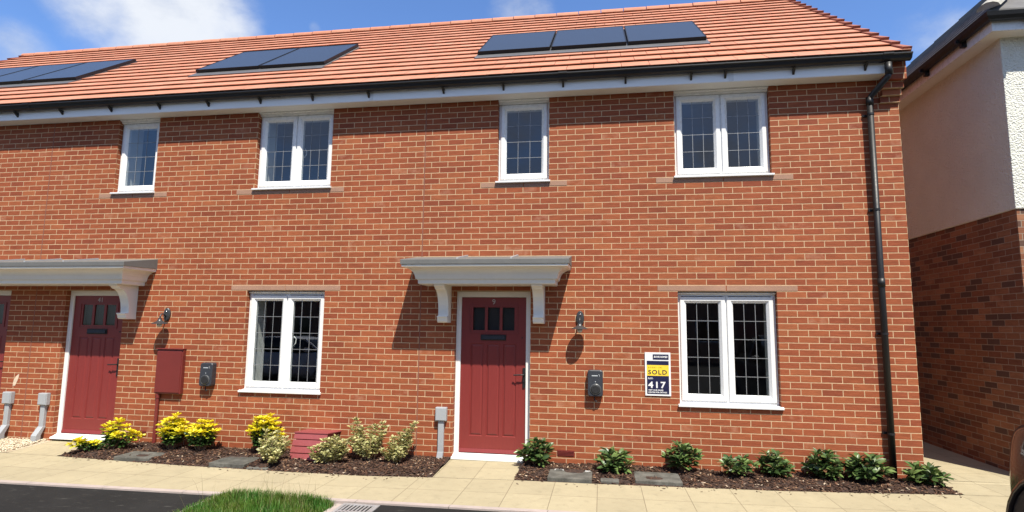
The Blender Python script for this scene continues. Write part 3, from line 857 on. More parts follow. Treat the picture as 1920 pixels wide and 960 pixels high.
# roof -------------------------------------------------------------
SL = math.atan(0.775); CS, SN = math.cos(SL), math.sin(SL)
YE, ZE = -0.22, 4.880
SLEN = 4.96
def rp(x, s, h=0.0):
    return (x, YE + s * CS - h * SN, ZE + s * SN + h * CS)
XR = 0.045
rm = MB()
rm.add([rp(X0, 0, -.01), rp(X1 + .02, 0, -.01), rp(X1 + .02, SLEN, -.01), rp(X0, SLEN, -.01), (X0, DEPTH + .22, ZE), (X1 + .02, DEPTH + .22, ZE), rp(X0, 0, -.04), rp(X1 + .02, 0, -.04), (X0, 0, 4.86), (X1 + .02, 0, 4.86)],
       [(0, 1, 2, 3), (3, 2, 5, 4), (0, 6, 7, 1), (6, 8, 9, 7)])
roof = rm.build('roof', M_roofdark, house, fixn=False)
rt = MB()
TW, GA = 0.345, 0.30
nrow = 17
rng = random.Random(3)
def tcol():
    k = rng.uniform(0.95, 1.04); j = rng.uniform(-0.008, 0.008)
    if rng.random() < 0.06: k *= rng.choice((0.90, 1.08))
    return (0.445 * k, (0.192 + j) * k, (0.118 + j) * k)
PAN = {'R': (-5.33, -2.0, 1.06, 2.72), 'M': (-10.05, -7.75, 1.10, 2.82), 'L': (-15.65, -12.38, 1.20, 2.92)}
for r in range(nrow):
    s0 = r * GA + (0.0 if r else -0.045); s1 = min(s0 + GA + 0.06, SLEN)
    off = (TW / 2 if r % 2 else 0) + rng.uniform(-.01, .01)
    x = X1 + XR + 0.0
    x_edges = [X1 + XR]
    xx = X1 + XR - TW + off - TW * 0.5
    while xx > X0 - 0.04:
        x_edges.append(xx); xx -= TW
    x_edges.append(X0 - 0.04)
    for b, a in zip(x_edges, x_edges[1:]):
        if b - a < 0.01: continue
        h = 0.035 + rng.uniform(-.0015, .0015); sj = rng.uniform(-.0025, .0025)
        c = tcol(); gpp = 0.0028
        rt.add([rp(a + gpp, s0 + sj + .003, h - .012), rp(b - gpp, s0 + sj + .003, h - .012), rp(b - gpp, s0 + sj, h), rp(a + gpp, s0 + sj, h), rp(b - gpp, s1, 0.006), rp(a + gpp, s1, 0.006), rp(b - gpp, s1, -0.006), rp(a + gpp, s1, -0.006)],
               [(0, 1, 2, 3), (3, 2, 4, 5), (1, 6, 4, 2), (0, 3, 5, 7), (0, 7, 6, 1)], c)
# back slope
rt.add([(X0 - .04, 3.7, ZE + SLEN * SN + .01), (X1 + XR, 3.7, ZE + SLEN * SN + .01), (X1 + XR, DEPTH + .25, ZE), (X0 - .04, DEPTH + .25, ZE)], [(0, 1, 2, 3)], (0.5, 0.21, 0.13))
rt.build('roof_tiles', M_tile, roof, fixn=False)
rd = MB(); yr, zr = YE + SLEN * CS, ZE + SLEN * SN
x = X1 + XR
while x > X0:
    xa = max(x - 0.44, X0 - 0.04); c = tcol()
    prof = [(yr + math.cos(t) * 0.13, zr - 0.055 + math.sin(t) * 0.115) for t in [math.pi * k / 8 for k in range(9)]]
    rd.add([(x - .010, y, z) for y, z in prof] + [(xa + .006, y, z + .006) for y, z in prof], [(i, i + 1, 10 + i, 9 + i) for i in range(8)] + [tuple(range(9)), tuple(range(17, 8, -1))], c)
    x -= 0.44
rd.build('ridge_tiles', M_tile, roof, fixn=False)
for (xa, xb) in ((X1 + XR - 0.085, X1 + XR + 0.012), (X0 - 0.052, X0 + 0.045)):
    vg = MB()
    for r in range(nrow):
        s0 = r * GA; s1 = s0 + GA - 0.004
        c = (0.27, 0.10, 0.065)
        q = [rp(xa, s0 - .012, 0.060), rp(xb, s0 - .012, 0.060), rp(xb, s1 + .03, 0.022), rp(xa, s1 + .03, 0.022), rp(xa, s0 - .012, -0.05), rp(xb, s0 - .012, -0.05), rp(xb, s1 + .03, -0.07), rp(xa, s1 + .03, -0.07)]
        vg.add(q, [(0, 1, 2, 3), (0, 4, 5, 1), (1, 5, 6, 2), (0, 3, 7, 4), (4, 7, 6, 5)], c)
    vg.build('verge_trim', M_tile, roof, fixn=False)
# flashing trays round the in-roof panels
for k, (xa, xb, sa, sb) in PAN.items():
    b = MB()
    b.add([rp(xa + .0, sa - .0, .036), rp(xb - .0, sa - .0, .036), rp(xb - .0, sb - .03, .036), rp(xa + .0, sb - .03, .036), rp(xa + .0, sa - .0, .0), rp(xb - .0, sa - .0, .0), rp(xb - .0, sb - .03, .0), rp(xa + .0, sb - .03, .0)],
          [(0, 1, 2, 3), (0, 4, 5, 1), (1, 5, 6, 2), (2, 6, 7, 3), (3, 7, 4, 0)])
    b.build('flashing', M_flash, roof)

# gutter
gt = MB()
outer = [(-0.192, 4.836), (-0.192, 4.785), (-0.205, 4.772), (-0.232, 4.759), (-0.262, 4.762), (-0.284, 4.776), (-0.292, 4.795), (-0.300, 4.812), (-0.312, 4.822), (-0.312, 4.836)]
inner = [(-0.304, 4.836), (-0.304, 4.826), (-0.290, 4.812), (-0.280, 4.79), (-0.262, 4.772), (-0.232, 4.769), (-0.200, 4.785), (-0.198, 4.836)]
gt.prism_x(outer + inner, X0 - .03, 0.030)
gt.prism_x(outer, 0.028, 0.036); gt.prism_x(outer, X0 - .036, X0 - .028)
gut = gt.build('gutter', M_black, house, fixn=True)
def scale_prof(k): 
    cy, cz = -0.252, 4.80
    return [(cy + (y - cy) * k, cz + (z - cz) * k) for y, z in outer]
for x in (-0.43, -1.22, -2.0, -2.4, -3.19, -3.97, -4.74, -5.54, -6.58, -7.39, -8.17, -8.97, -9.745, -10.54, -11.37, -12.15, -12.9, -13.7, -14.5, -15.3, -16.1):
    b = MB(); b.prism_x(scale_prof(1.04), x - .011, x + .011)
    b.add([(x - .012, -0.193, 4.752), (x + .012, -0.193, 4.752), (x + .012, -0.27, 4.752), (x - .012, -0.27, 4.752), (x - .012, -0.193, 4.685), (x + .012, -0.193, 4.685)], [(0, 1, 2, 3), (0, 4, 5, 1), (3, 2, 5, 4), (0, 3, 4), (1, 5, 2)])
    b.build('bracket', M_black, gut)
for x in (-3.97, -7.93, -11.9, -0.22):
    b = MB(); b.prism_x(scale_prof(1.10), x - .055, x + .055); b.build('union', M_black, gut)
# downpipe with swan neck
dp = MB(); PX = -0.342
dp.tube([(-0.205, -0.252, 4.74), (-0.205, -0.252, 4.60)], 0.038, 16)
dp.tube([(-0.205, -0.252, 4.62), (-0.212, -0.245, 4.58), (-0.330, -0.080, 4.42), (PX, -0.062, 4.38)], 0.033, 16)
dp.tube([(PX, -0.062, 4.40), (PX, -0.062, 0.02)], 0.034, 16)
dp.tube([(PX, -0.062, 4.41), (PX, -0.062, 4.31)], 0.039, 16)
dp.tube([(PX, -0.062, 2.25), (PX, -0.062, 2.15)], 0.039, 16)
dnp = dp.build('downpipe', M_black, house, smooth=False)
for p_ in dnp.data.polygons: p_.use_smooth = len(p_.vertices) == 4
for z in (4.20, 3.05, 1.62, 0.52):
    b = MB(); b.tube([(PX, -0.062, z - .012), (PX, -0.062, z + .012)], 0.0385, 14); b.box(PX - .068, PX + .02, -0.022, -0.001, z - .012, z + .012); b.build('clip', M_black, dnp)

# solar panels: every one a thing
def solar(xa, xb, sa, sb, label):
    b = MB(); t = thing('solar_panel', label, 'solar panel', rp((xa + xb) / 2, sa, 0.06), 'solar panels set in the terrace roof')
    ins = 0.012
    g_ = MB(); g_.quad(rp(xa + ins, sa + ins, .086), rp(xb - ins, sa + ins, .086), rp(xb - ins, sb - ins, .086), rp(xa + ins, sb - ins, .086))
    f_ = MB()
    o = [rp(xa, sa, .09), rp(xb, sa, .09), rp(xb, sb, .09), rp(xa, sb, .09)]; i = [rp(xa + ins, sa + ins, .09), rp(xb - ins, sa + ins, .09), rp(xb - ins, sb - ins, .09), rp(xa + ins, sb - ins, .09)]
    lo = [rp(xa, sa, .042), rp(xb, sa, .042), rp(xb, sb, .042), rp(xa, sb, .042)]; il = [(Vector(a) - Vector((0, -SN, CS)) * .006)[:] for a in i]
    f_.add(o + i + lo + il, [(k, (k + 1) % 4, 4 + (k + 1) % 4, 4 + k) for k in range(4)] + [(8 + k, 8 + (k + 1) % 4, (k + 1) % 4, k) for k in range(4)] + [(4 + k, 4 + (k + 1) % 4, 12 + (k + 1) % 4, 12 + k) for k in range(4)])
    f_.build('frame', M_black, t, fixn=False); g_.build('glass_face', M_panel, t, fixn=False)
gp = 0.022
for i, nm in enumerate(('left hand', 'middle', 'right hand')):
    solar(-5.31 + i * 1.103, -5.31 + i * 1.103 + 1.103 - gp, 1.27, 2.69, 'dark solar panel, %s one of three above the doorway and sold sign' % nm)
for i, nm in enumerate(('left hand', 'right hand')):
    solar(-10.03 + i * 1.135, -10.03 + i * 1.135 + 1.135 - gp, 1.31, 2.79, 'dark solar panel, %s one of the pair midway along the roof' % nm)
for i, nm in enumerate(('left hand', 'middle', 'right hand')):
    solar(-15.63 + i * 1.09, -15.63 + i * 1.09 + 1.09 - gp, 1.40, 2.88, 'dark solar panel, %s one of three at the left end of the roof' % nm)


# ------------------------------------------------------------------ things on the wall
def round_box(mb, x0, x1, y0, y1, z0, z1, r, seg=5):
    pts = []
    for cx, cz, a0 in ((x1 - r, z1 - r, 0), (x0 + r, z1 - r, 90), (x0 + r, z0 + r, 180), (x1 - r, z0 + r, 270)):
        for k in range(seg + 1):
            a = R(a0 + 90 * k / seg); pts.append((cx + r * math.cos(a), cz + r * math.sin(a)))
    e = min(0.012, r * 0.5); cx, cz = (x0 + x1) / 2, (z0 + z1) / 2
    sh = lambda k: [(cx + (x - cx) * (1 - k / (x1 - x0) * 2), cz + (z - cz) * (1 - k / (z1 - z0) * 2)) for x, z in pts]
    mb.rings([[(x, y1, z) for x, z in pts], [(x, y0 + e, z) for x, z in pts], [(x, y0 + e * .3, z) for x, z in sh(e * .4)], [(x, y0, z) for x, z in sh(e)]], True, True)

def wall_lamp(x, z, label):
    t = thing('wall_lamp', label, 'wall lamp', (x, 0, z), 'dish wall lamps on the brick front')
    b = MB(); b.lathe_y(x, z, [(0.050, -0.001), (0.050, -0.018), (0.044, -0.028), (0.022, -0.033)], 24, 1.0, 1.85); b.build('back_plate', M_lamp, t, smooth=False)
    a = MB(); a.tube([(x, -0.03, z - .03), (x, -0.075, z + .005), (x, -0.115, z + .005), (x, -0.135, z - .03), (x, -0.135, z - .075)], 0.009, 10); a.build('arm', M_lamp, t, smooth=True)
    s = MB(); zc = z - 0.128
    s.lathe_z(x, -0.135, [(0.020, zc + .075), (0.024, zc + .055), (0.034, zc + .038), (0.040, zc + .034), (0.060, zc + .022), (0.100, zc + .002), (0.101, zc - .004), (0.095, zc - .002), (0.055, zc + .014), (0.02, zc + .018)], 28); s.build('shade', M_lamp, t, smooth=False)
    g_ = MB(); g_.lathe_z(x, -0.135, [(0.024, zc + .016), (0.034, zc - .005), (0.033, zc - .028), (0.020, zc - .045), (0.004, zc - .050)], 18); g_.build('globe', simple_globe, t, smooth=True)
    k = MB(); k.lathe_y(x + .003, z + .045, [(0.011, -0.030), (0.010, -0.037), (0.004, -0.040)], 14); k.build('chrome_dot', M_chrome, t, smooth=True)  # small chrome dome on the upper back plate
simple_globe = simple('frosted_globe', (0.55, 0.52, 0.46), 0.3)
wall_lamp(-3.768, 1.762, 'dark dish wall lamp above the charger right of the middle door')
wall_lamp(-9.512, 1.762, 'dark dish wall lamp above the maroon wall box')

def charger(x, z0, label):
    t = thing('car_charger', label, 'car charger', (x, 0, z0), 'electric car chargers on the brick front')
    b = MB(); y0 = -0.098; hw = 0.092; z1 = z0 + 0.315
    # tapered body: straight sides, narrower at the top front, rounded corners
    pts = []
    r = 0.03
    for cx, cz, a0 in ((hw - r, z1 - r, 0), (-hw + r, z1 - r, 90), (-hw + r, z0 + r, 180), (hw - r, z0 + r, 270)):
        for k in range(6):
            a = R(a0 + 18 * k); pts.append((x + cx + r * math.cos(a), cz + r * math.sin(a)))
    zc = (z0 + z1) / 2
    sh = lambda q: [(x + (px - x) * q, zc + (pz - zc) * q) for px, pz in pts]
    b.rings([[(px, -0.001, pz) for px, pz in pts], [(px, y0 * .55, pz) for px, pz in pts], [(px, y0 + .012 + (pz - z0) * .04, pz) for px, pz in sh(.985)], [(px, y0 + .002 + (pz - z0) * .05, pz) for px, pz in sh(.93)]], True, True)
    b.build('body', M_anthr, t, smooth=False)
    s = MB(); zs = z0 + 0.088
    s.lathe_y(x + .003, zs, [(0.066, y0 + .02), (0.066, y0 - .003), (0.060, y0 - .007), (0.058, y0 - .005)], 30); s.build('socket_ring', M_grey2, t)
    s = MB(); s.lathe_y(x + .003, zs, [(0.057, y0 + .01), (0.057, y0 - .0075), (0.045, y0 - .012)], 30); s.build('socket_cap', M_blackmatt, t)
    l = MB()
    for k in range(14):
        a0, a1 = R(-70 + k * 10), R(-60 + k * 10); cx, cz, rr = x + .032, z1 - .068, 0.018
        yy = y0 + .014
        l.quad((cx + rr * math.cos(a0), yy, cz + rr * math.sin(a0)), (cx + (rr + .004) * math.cos(a0), yy, cz + (rr + .004) * math.sin(a0)), (cx + (rr + .004) * math.cos(a1), yy, cz + (rr + .004) * math.sin(a1)), (cx + rr * math.cos(a1), yy, cz + rr * math.sin(a1)))
    l.box(x - .042, x + .03, y0 + .013, y0 + .0145, z1 - .072, z1 - .062)
    l.lathe_y(x + .002, z0 + .178, [(0.006, y0 + .010), (0.006, y0 + .008)], 10)
    l.build('logo', M_lettergrey, t, fixn=False)
    h = MB(); h.tube([(x - .01, -0.05, z0 + .01), (x - .012, -0.055, z0 - .045), (x + .005, -0.058, z0 - .06), (x + .02, -0.06, z0 - .05)], 0.008, 8); h.build('hook', M_blackmatt, t, smooth=True)
M_grey2 = simple('ring_grey', (0.075, 0.078, 0.08), 0.4)
M_lettergrey = simple('letter_grey', (0.45, 0.48, 0.5), 0.5)
charger(-3.585, 0.825, 'grey electric car charger left of the sold sign')
charger(-8.79, 0.800, 'grey electric car charger between maroon wall box and window')

# sold sign
sg = thing('sale_sign', 'white and navy SOLD plot sign fixed left of the ground floor window', 'sign', (-2.845, 0, 0.85))
SX0, SX1, SZ0, SZ1 = -2.992, -2.692, 0.850, 1.362
M_navy = simple('navy_print', (0.012, 0.013, 0.05), 0.4); M_yellow = simple('yellow_print', (0.82, 0.58, 0.045), 0.4); M_goldtext = simple('gold_print', (0.42, 0.30, 0.03), 0.4)
b = MB(); b.box(SX0, SX1, -0.014, -0.003, SZ0, SZ1); b.build('board', M_upvc, sg, bevel=0.001)
b = MB(); ix0, ix1 = SX0 + 0.022, SX1 - 0.022; ys = -0.0165
b.quad((ix0, ys, SZ0 + .022), (ix1, ys, SZ0 + .022), (ix1, ys, SZ0 + .235), (ix0, ys, SZ0 + .235)); b.quad((ix0, ys, SZ0 + .362), (ix1, ys, SZ0 + .362), (ix1, ys, SZ0 + .412), (ix0, ys, SZ0 + .412))
b.quad((SX0 + .093, ys, SZ0 + .428), (ix1, ys, SZ0 + .428), (ix1, ys, SZ1 - .022), (SX0 + .093, ys, SZ1 - .022)); b.build('navy_field', M_navy, sg, fixn=False)
b = MB(); b.quad((ix0, ys, SZ0 + .235), (ix1, ys, SZ0 + .235), (ix1, ys, SZ0 + .362), (ix0, ys, SZ0 + .362)); b.build('yellow_field', M_yellow, sg, fixn=False)
yt = -0.0178
b = MB(); add_text(b, 'SOLD', ix0 + .015, SZ0 + .254, yt, 0.072, bold=0.0011, width=0.218, spacing=1.18); b.build('lettering', M_navy, sg, fixn=False)
b = MB(); add_text(b, "SORRY I'M", ix0 + .015, SZ0 + .326, yt, 0.024, width=0.155, spacing=1.2); b.build('lettering', M_goldtext, sg, fixn=False)
for args, kw in ((('PLOT:', ix0 + .012, SZ0 + .195, yt, 0.024), dict(bold=0.0008, width=0.058)), (('417', ix0 + .012, SZ0 + .095, yt, 0.100), dict(bold=0.0030, width=0.205, spacing=1.25)),
                 (('VISIT OUR SALES', ix0 + .012, SZ0 + .060, yt, 0.021), dict(bold=0.0007, width=0.175)), (('CENTRE FOR DETAILS', ix0 + .012, SZ0 + .034, yt, 0.021), dict(bold=0.0007, width=0.218)),
                 (('BOVIS HOMES', SX0 + .105, SZ0 + .450, yt, 0.030), dict(bold=0.0010, width=0.160, shear=0.2))):
    b = MB(); add_text(b, *args, **kw); b.build('lettering', M_upvc, sg, fixn=False)

# gas meter box on the wall
t = thing('meter_box', 'maroon wall mounted meter box with a pipe running down to the bed', 'meter box', (-9.375, 0, 0.68))
b = MB(); b.box(-9.575, -9.175, -0.062, -0.001, 0.682, 1.282); b.build('body', M_maroon, t, bevel=0.006)
b = MB(); b.box(-9.558, -9.192, -0.070, -0.0625, 0.700, 1.258); b.build('door', M_maroon, t, bevel=0.004)
b = MB(); b.box(-9.580, -9.170, -0.080, -0.001, 1.2825, 1.296); b.build('top_flange', M_maroon, t, bevel=0.003)
b = MB(); b.tube([(-9.535, -0.032, 0.68), (-9.535, -0.032, -0.02)], 0.023, 12); b.tube([(-9.535, -0.032, 0.68), (-9.535, -0.032, 0.62)], 0.028, 12); b.build('pipe', M_maroon, t)
# ground meter box
t = thing('meter_box', 'maroon sloping ground meter box half hidden by variegated shrubs', 'meter box', (-7.1, -0.25, 0))
xa, xb = -7.315, -6.875
pf = lambda k: (-0.435 + 0.135 * k, -0.01 + 0.305 * k)
b = MB(); b.prism_x([(-0.40, -0.03), (0.0, -0.03), (0.0, 0.265), (-0.28, 0.28), (-0.42, 0.0)], xa + .02, xb - .02); b.build('body', M_maroon2, t)
b = MB()
for k in range(4):
    (y0, z0), (y1, z1) = pf(k / 4 + .012), pf((k + 1) / 4 - .012)
    nx, nzv = -0.914, 0.405; e = 0.014
    cut = 0.03 if k == 0 else 0.0
    b.add([(xa + cut, y0, z0), (xb - cut, y0, z0), (xb, y1, z1), (xa, y1, z1), (xa + cut, y0 + nx * e, z0 + nzv * e), (xb - cut, y0 + nx * e, z0 + nzv * e), (xb, y1 + nx * e, z1 + nzv * e), (xa, y1 + nx * e, z1 + nzv * e)],
          [(4, 5, 6, 7), (0, 1, 5, 4), (1, 2, 6, 5), (2, 3, 7, 6), (3, 0, 4, 7)])
b.build('front_cover', M_maroon2, t, bevel=0.004)
b = MB(); b.add([(xa - .005, -0.325, 0.292), (xb + .005, -0.325, 0.292), (xb + .03, 0.0, 0.270), (xa - .005, 0.0, 0.270), (xa - .005, -0.325, 0.307), (xb + .005, -0.325, 0.307), (xb + .03, 0.0, 0.285), (xa - .005, 0.0, 0.285)],
                [(0, 3, 2, 1), (4, 5, 6, 7), (0, 1, 5, 4), (1, 2, 6, 5), (3, 0, 4, 7)]); b.build('lid', M_maroon2, t, bevel=0.003)

b = MB(); rs = random.Random(4)
pts = []
for k in range(12):
    a = 2 * math.pi * k / 12; rr = rs.uniform(.7, 1.15)
    pts.append((-11.885 + .035 * rr * math.cos(a) + .03 * math.sin(a), 0.80 + .105 * rr * math.sin(a)))
b.rings([[(px, -.0005, pz) for px, pz in pts], [(px, -.003, pz) for px, pz in pts]], False, True)
b.build('mortar_smear', simple('mortar_splash', (.58, .46, .34), .9, var=.2, scale=30), house, fixn=False)
def cable_box(x, label, kink):
    t = thing('cable_box', label, 'cable box', (x, 0, 0), 'grey cable boxes with ducts on the wall')
    b = MB(); b.box(x - .072, x + .072, -0.062, -0.001, 0.465, 0.632); b.build('box', M_grey, t, bevel=0.006)
    b = MB(); b.box(x - .064, x + .064, -0.070, -0.0625, 0.473, 0.624); b.build('cover', M_grey, t, bevel=0.005)
    b = MB()
    if kink:
        b.box(x - .036, x + .036, -0.045, -0.001, 0.165, 0.464); 
        b.add([(x - .042, -0.05, .168), (x + .042, -0.05, .168), (x + .042, -0.001, .168), (x - .042, -0.001, .168), (x - .042, -0.135, .055), (x + .042, -0.135, .055), (x + .042, -0.06, .055), (x - .042, -0.06, .055), (x - .042, -0.135, -0.03), (x + .042, -0.135, -0.03), (x + .042, -0.06, -0.03), (x - .042, -0.06, -0.03)],
              [(0, 1, 2, 3), (0, 4, 5, 1), (1, 5, 6, 2), (2, 6, 7, 3), (3, 7, 4, 0), (4, 8, 9, 5), (5, 9, 10, 6), (6, 10, 11, 7), (7, 11, 8, 4)])
    else:
        b.box(x - .036, x + .036, -0.045, -0.001, 0.085, 0.464)
        b.add([(x - .038, -0.05, .088), (x + .038, -0.05, .088), (x + .038, -0.001, .088), (x - .038, -0.001, .088), (x - .046, -0.075, -0.03), (x + .032, -0.075, -0.03), (x + .032, -0.02, -0.03), (x - .046, -0.02, -0.03)],
              [(0, 1, 2, 3), (0, 4, 5, 1), (1, 5, 6, 2), (2, 6, 7, 3), (3, 7, 4, 0)])
    b.build('duct', M_grey, t, bevel=0.004)
cable_box(-5.505, 'grey cable box and straight duct left of the middle door', False)
cable_box(-11.345, 'grey cable box with kinked duct beside the number 41 door', True)
cable_box(-11.945, 'grey cable box with kinked duct beside the cut off maroon door', True)


# ------------------------------------------------------------------ beds, mulch, covers
def inside(poly, x, y):
    c = False; j = len(poly) - 1
    for i in range(len(poly)):
        xi, yi = poly[i]; xj, yj = poly[j]
        if (yi > y) != (yj > y) and x < (xj - xi) * (y - yi) / (yj - yi) + xi: c = not c
        j = i
    return c
xsA = lin(-10.36, -5.37, 12); xsB = lin(-4.46, 0.10, 10)
BED_A = [(x, bed_y(x) - 0.004) for x in xsA] + [(-5.40, 0.0), (-10.22, 0.0)]
BED_B = [(x, bed_y(x) - 0.004) for x in xsB] + [(0.03, -0.12), (0.0, 0.0), (-4.43, 0.0)]
import itertools
def hump(x, y):
    return 0.018 * math.sin(x * 5.1 + y * 3) * math.sin(y * 9 - x * 2.2) + 0.010 * math.sin(x * 17 + 1) * math.sin(y * 19)
def bed_h(x, y):
    e = min(1.0, max(0.0, (y - bed_y(x)) / 0.10))
    return H(x, y) + e * (0.022 + hump(x, y)) + 0.002 - 0.012 * (1 - e)
for poly, lab in ((BED_A, 0), (BED_B, 1)):
    bm = bmesh.new()
    x0, x1 = min(p[0] for p in poly), max(p[0] for p in poly); st = 0.045
    nx = int((x1 - x0) / st) + 1; cols = []
    for i in range(nx + 1):
        x = x0 + (x1 - x0) * i / nx; ya = bed_y(x)
        yb = 0.005
        if not lab:   # slanted path edge at the left door
            if x < -10.22: yb = -0.66 + (x + 10.38) / 0.16 * 0.66
        else:
            if x > 0.0: yb = -0.508 + (0.10 - x) / 0.10 * 0.40
        yb = max(yb, ya + .01)
        cols.append([bm.verts.new((x, ya + (yb - ya) * j / 16, bed_h(x, ya + (yb - ya) * j / 16))) for j in range(17)])
    for a, b in zip(cols, cols[1:]):
        for j in range(16): bm.faces.new((a[j], b[j], b[j + 1], a[j + 1]))
    me = bpy.data.meshes.new('flower_bed'); bm.to_mesh(me); bm.free(); me.materials.append(M_soil)
    me.polygons.foreach_set('use_smooth', [True] * len(me.polygons))
    o = bpy.data.objects.new('flower_bed', me); COL.objects.link(o); kind(o, 'structure')

COVERS = [(-9.485, -8.985, -0.735, -0.40, 'grey access cover with finger hole in the bed, nearest the left door'),
          (-8.13, -7.67, -0.80, -0.42, 'grey ribbed access cover in the bed below the left ground floor window'),
          (-4.10, -3.62, -0.742, -0.375, 'grey access cover with mortar along its back edge below the car charger'),
          (-3.16, -2.67, -0.705, -0.30, 'grey access cover with worn pale streaks below the sold sign')]
rc = random.Random(11)
for (xa, xb, ya, yb, lab) in COVERS:
    b = MB(); zc = H((xa + xb) / 2, (ya + yb) / 2)
    b.box(xa, xb, ya + .012, yb, zc - 0.03, zc + 0.037)
    c = tag(b.build('access_cover', M_slate, bevel=0.005), lab, 'access cover', 'access covers set in the bark beds')
    if 'finger hole' in lab:
        h = MB(); h.lathe_z((xa + xb) / 2 - .02, (ya + yb) / 2, [(0.02, zc + .0375), (0.02, zc + .0385)], 12); h.build('finger_hole', M_blackmatt, c)
    if 'mortar' in lab:
        h = MB()
        for k in range(14):
            xx = xa + .05 + rc.random() * .35; h.box(xx, xx + rc.uniform(.02, .06), yb - .03, yb - rc.uniform(.0, .015), zc + .0375, zc + .043)
        h.build('mortar_smear', M_white, c)
    if 'ribbed' in lab:
        h = MB()
        for k in range(9): h.box(xa + .03, xb - .03, ya + .03 + k * .036, ya + .045 + k * .036, zc + .0372, zc + .041)
        h.build('tread_ribs', M_slate, c)
b = MB(); b.box(-3.53, -3.33, -0.725, -0.62, H(-3.4, -.7) - .02, H(-3.4, -.7) + .034)
tag(b.build('stone_slab', M_slate, bevel=0.012), 'small grey stone lying between two access covers in the bark', 'stone')
b = MB(); b.box(-7.62, -7.36, -0.825, -0.74, H(-7.5, -.8) - .02, H(-7.5, -.8) + .018)
tag(b.build('stone_slab', M_slate, bevel=0.012), 'small flat grey stone at the kerb under a variegated shrub', 'stone')

def np_instances(base_v, base_f, mats, cols, name, mat, parent=None, smooth=False, uvcol=None):
    """base mesh instanced by (R,t) into one mesh; cols (n,3) or (n,nv,3)"""
    bv = np.array(base_v, dtype=np.float64); n = len(mats); nv = len(bv)
    A = np.array([m[0] for m in mats]); T = np.array([m[1] for m in mats])
    V = np.einsum('nij,vj->nvi', A, bv) + T[:, None, :]
    C = np.asarray(cols, dtype=np.float32)
    if C.ndim == 2: C = np.repeat(C[:, None, :], nv, 1)
    C = np.concatenate([C, np.ones((n, nv, 1), np.float32)], 2)
    fl = [len(f) for f in base_f]; idx = np.array([i for f in base_f for i in f]); off = (np.arange(n) * nv)[:, None]
    loops = (idx[None, :] + off).ravel().astype(np.int32)
    me = bpy.data.meshes.new(name); me.vertices.add(n * nv); me.vertices.foreach_set('co', V.ravel())
    me.loops.add(len(loops)); me.loops.foreach_set('vertex_index', loops)
    tot = np.tile(np.array(fl, dtype=np.int32), n); st = np.concatenate([[0], np.cumsum(tot)[:-1]]).astype(np.int32)
    me.polygons.add(len(tot)); me.polygons.foreach_set('loop_start', st); me.polygons.foreach_set('loop_total', tot)
    if smooth: me.polygons.foreach_set('use_smooth', np.ones(len(tot), dtype=bool))
    me.update(calc_edges=True); me.validate()
    a = me.color_attributes.new('col', 'FLOAT_COLOR', 'POINT'); a.data.foreach_set('color', C.ravel())
    me.materials.append(mat)
    o = bpy.data.objects.new(name, me); COL.objects.link(o)
    if parent is not None:
        o.parent = parent; o.matrix_parent_inverse = world_of(parent).inverted()
    return o
def rotm(rx, ry, rz): 
    return np.array(Matrix.Rotation(rz, 3, 'Z') @ Matrix.Rotation(ry, 3, 'Y') @ Matrix.Rotation(rx, 3, 'X'))

# bark chips
rng = random.Random(21)
chip_v = [(-.5, -.5, 0), (.5, -.42, .12), (.42, .5, 0), (-.45, .4, .1), (-.5, -.5, -.3), (.5, -.42, -.18), (.42, .5, -.3), (-.45, .4, -.2)]
chip_f = [(0, 1, 2, 3), (0, 4, 5, 1), (1, 5, 6, 2), (2, 6, 7, 3), (3, 7, 4, 0)]
ins = []; cl = []
for poly in (BED_A, BED_B):
    x0, x1 = min(p[0] for p in poly), max(p[0] for p in poly)
    n = int(1500 * (x1 - x0))
    for _ in range(n):
        x = rng.uniform(x0, x1); y = rng.uniform(-0.9, -0.01)
        if not inside(poly, x, y): continue
        if any(a - .01 < x < b + .01 and c - .01 < y < d for a, b, c, d, _l in COVERS) and rng.random() < 0.985: continue
        L = rng.uniform(.015, .062); wd = rng.uniform(.007, .02)
        m = rotm(rng.gauss(0, .35), rng.gauss(0, .3), rng.uniform(0, 6.3)) @ np.diag((L, wd, rng.uniform(.005, .014)))
        ins.append((m, (x, y, bed_h(x, y) + rng.uniform(0, .014))))
        q = rng.random()
        if q < .60: k = rng.uniform(.5, 1.3); c = (.045 * k, .022 * k, .014 * k)
        elif q < .90: k = rng.uniform(.6, 1.3); c = (.115 * k, .057 * k, .034 * k)
        elif q < .975: k = rng.uniform(.7, 1.2); c = (.24 * k, .145 * k, .085 * k)
        else: k = rng.uniform(.8, 1.2); c = (.42 * k, .33 * k, .24 * k)
        cl.append(c)
for _ in range(150):   # strays kicked out on to the slabs
    x = rng.uniform(-10.3, 0.1); y = bed_y(x) - abs(rng.gauss(0, .07)) - .01
    if -5.42 < x < -4.42: continue
    L = rng.uniform(.010, .035)
    ins.append((rotm(rng.gauss(0, .2), rng.gauss(0, .2), rng.uniform(0, 6.3)) @ np.diag((L, L * .4, .006)), (x, y, H(x, y) + .004)))
    k = rng.uniform(.6, 1.2); cl.append((.09 * k, .05 * k, .032 * k))
kind(np_instances(chip_v, chip_f, ins, cl, 'bark_mulch', M_bark), 'stuff')

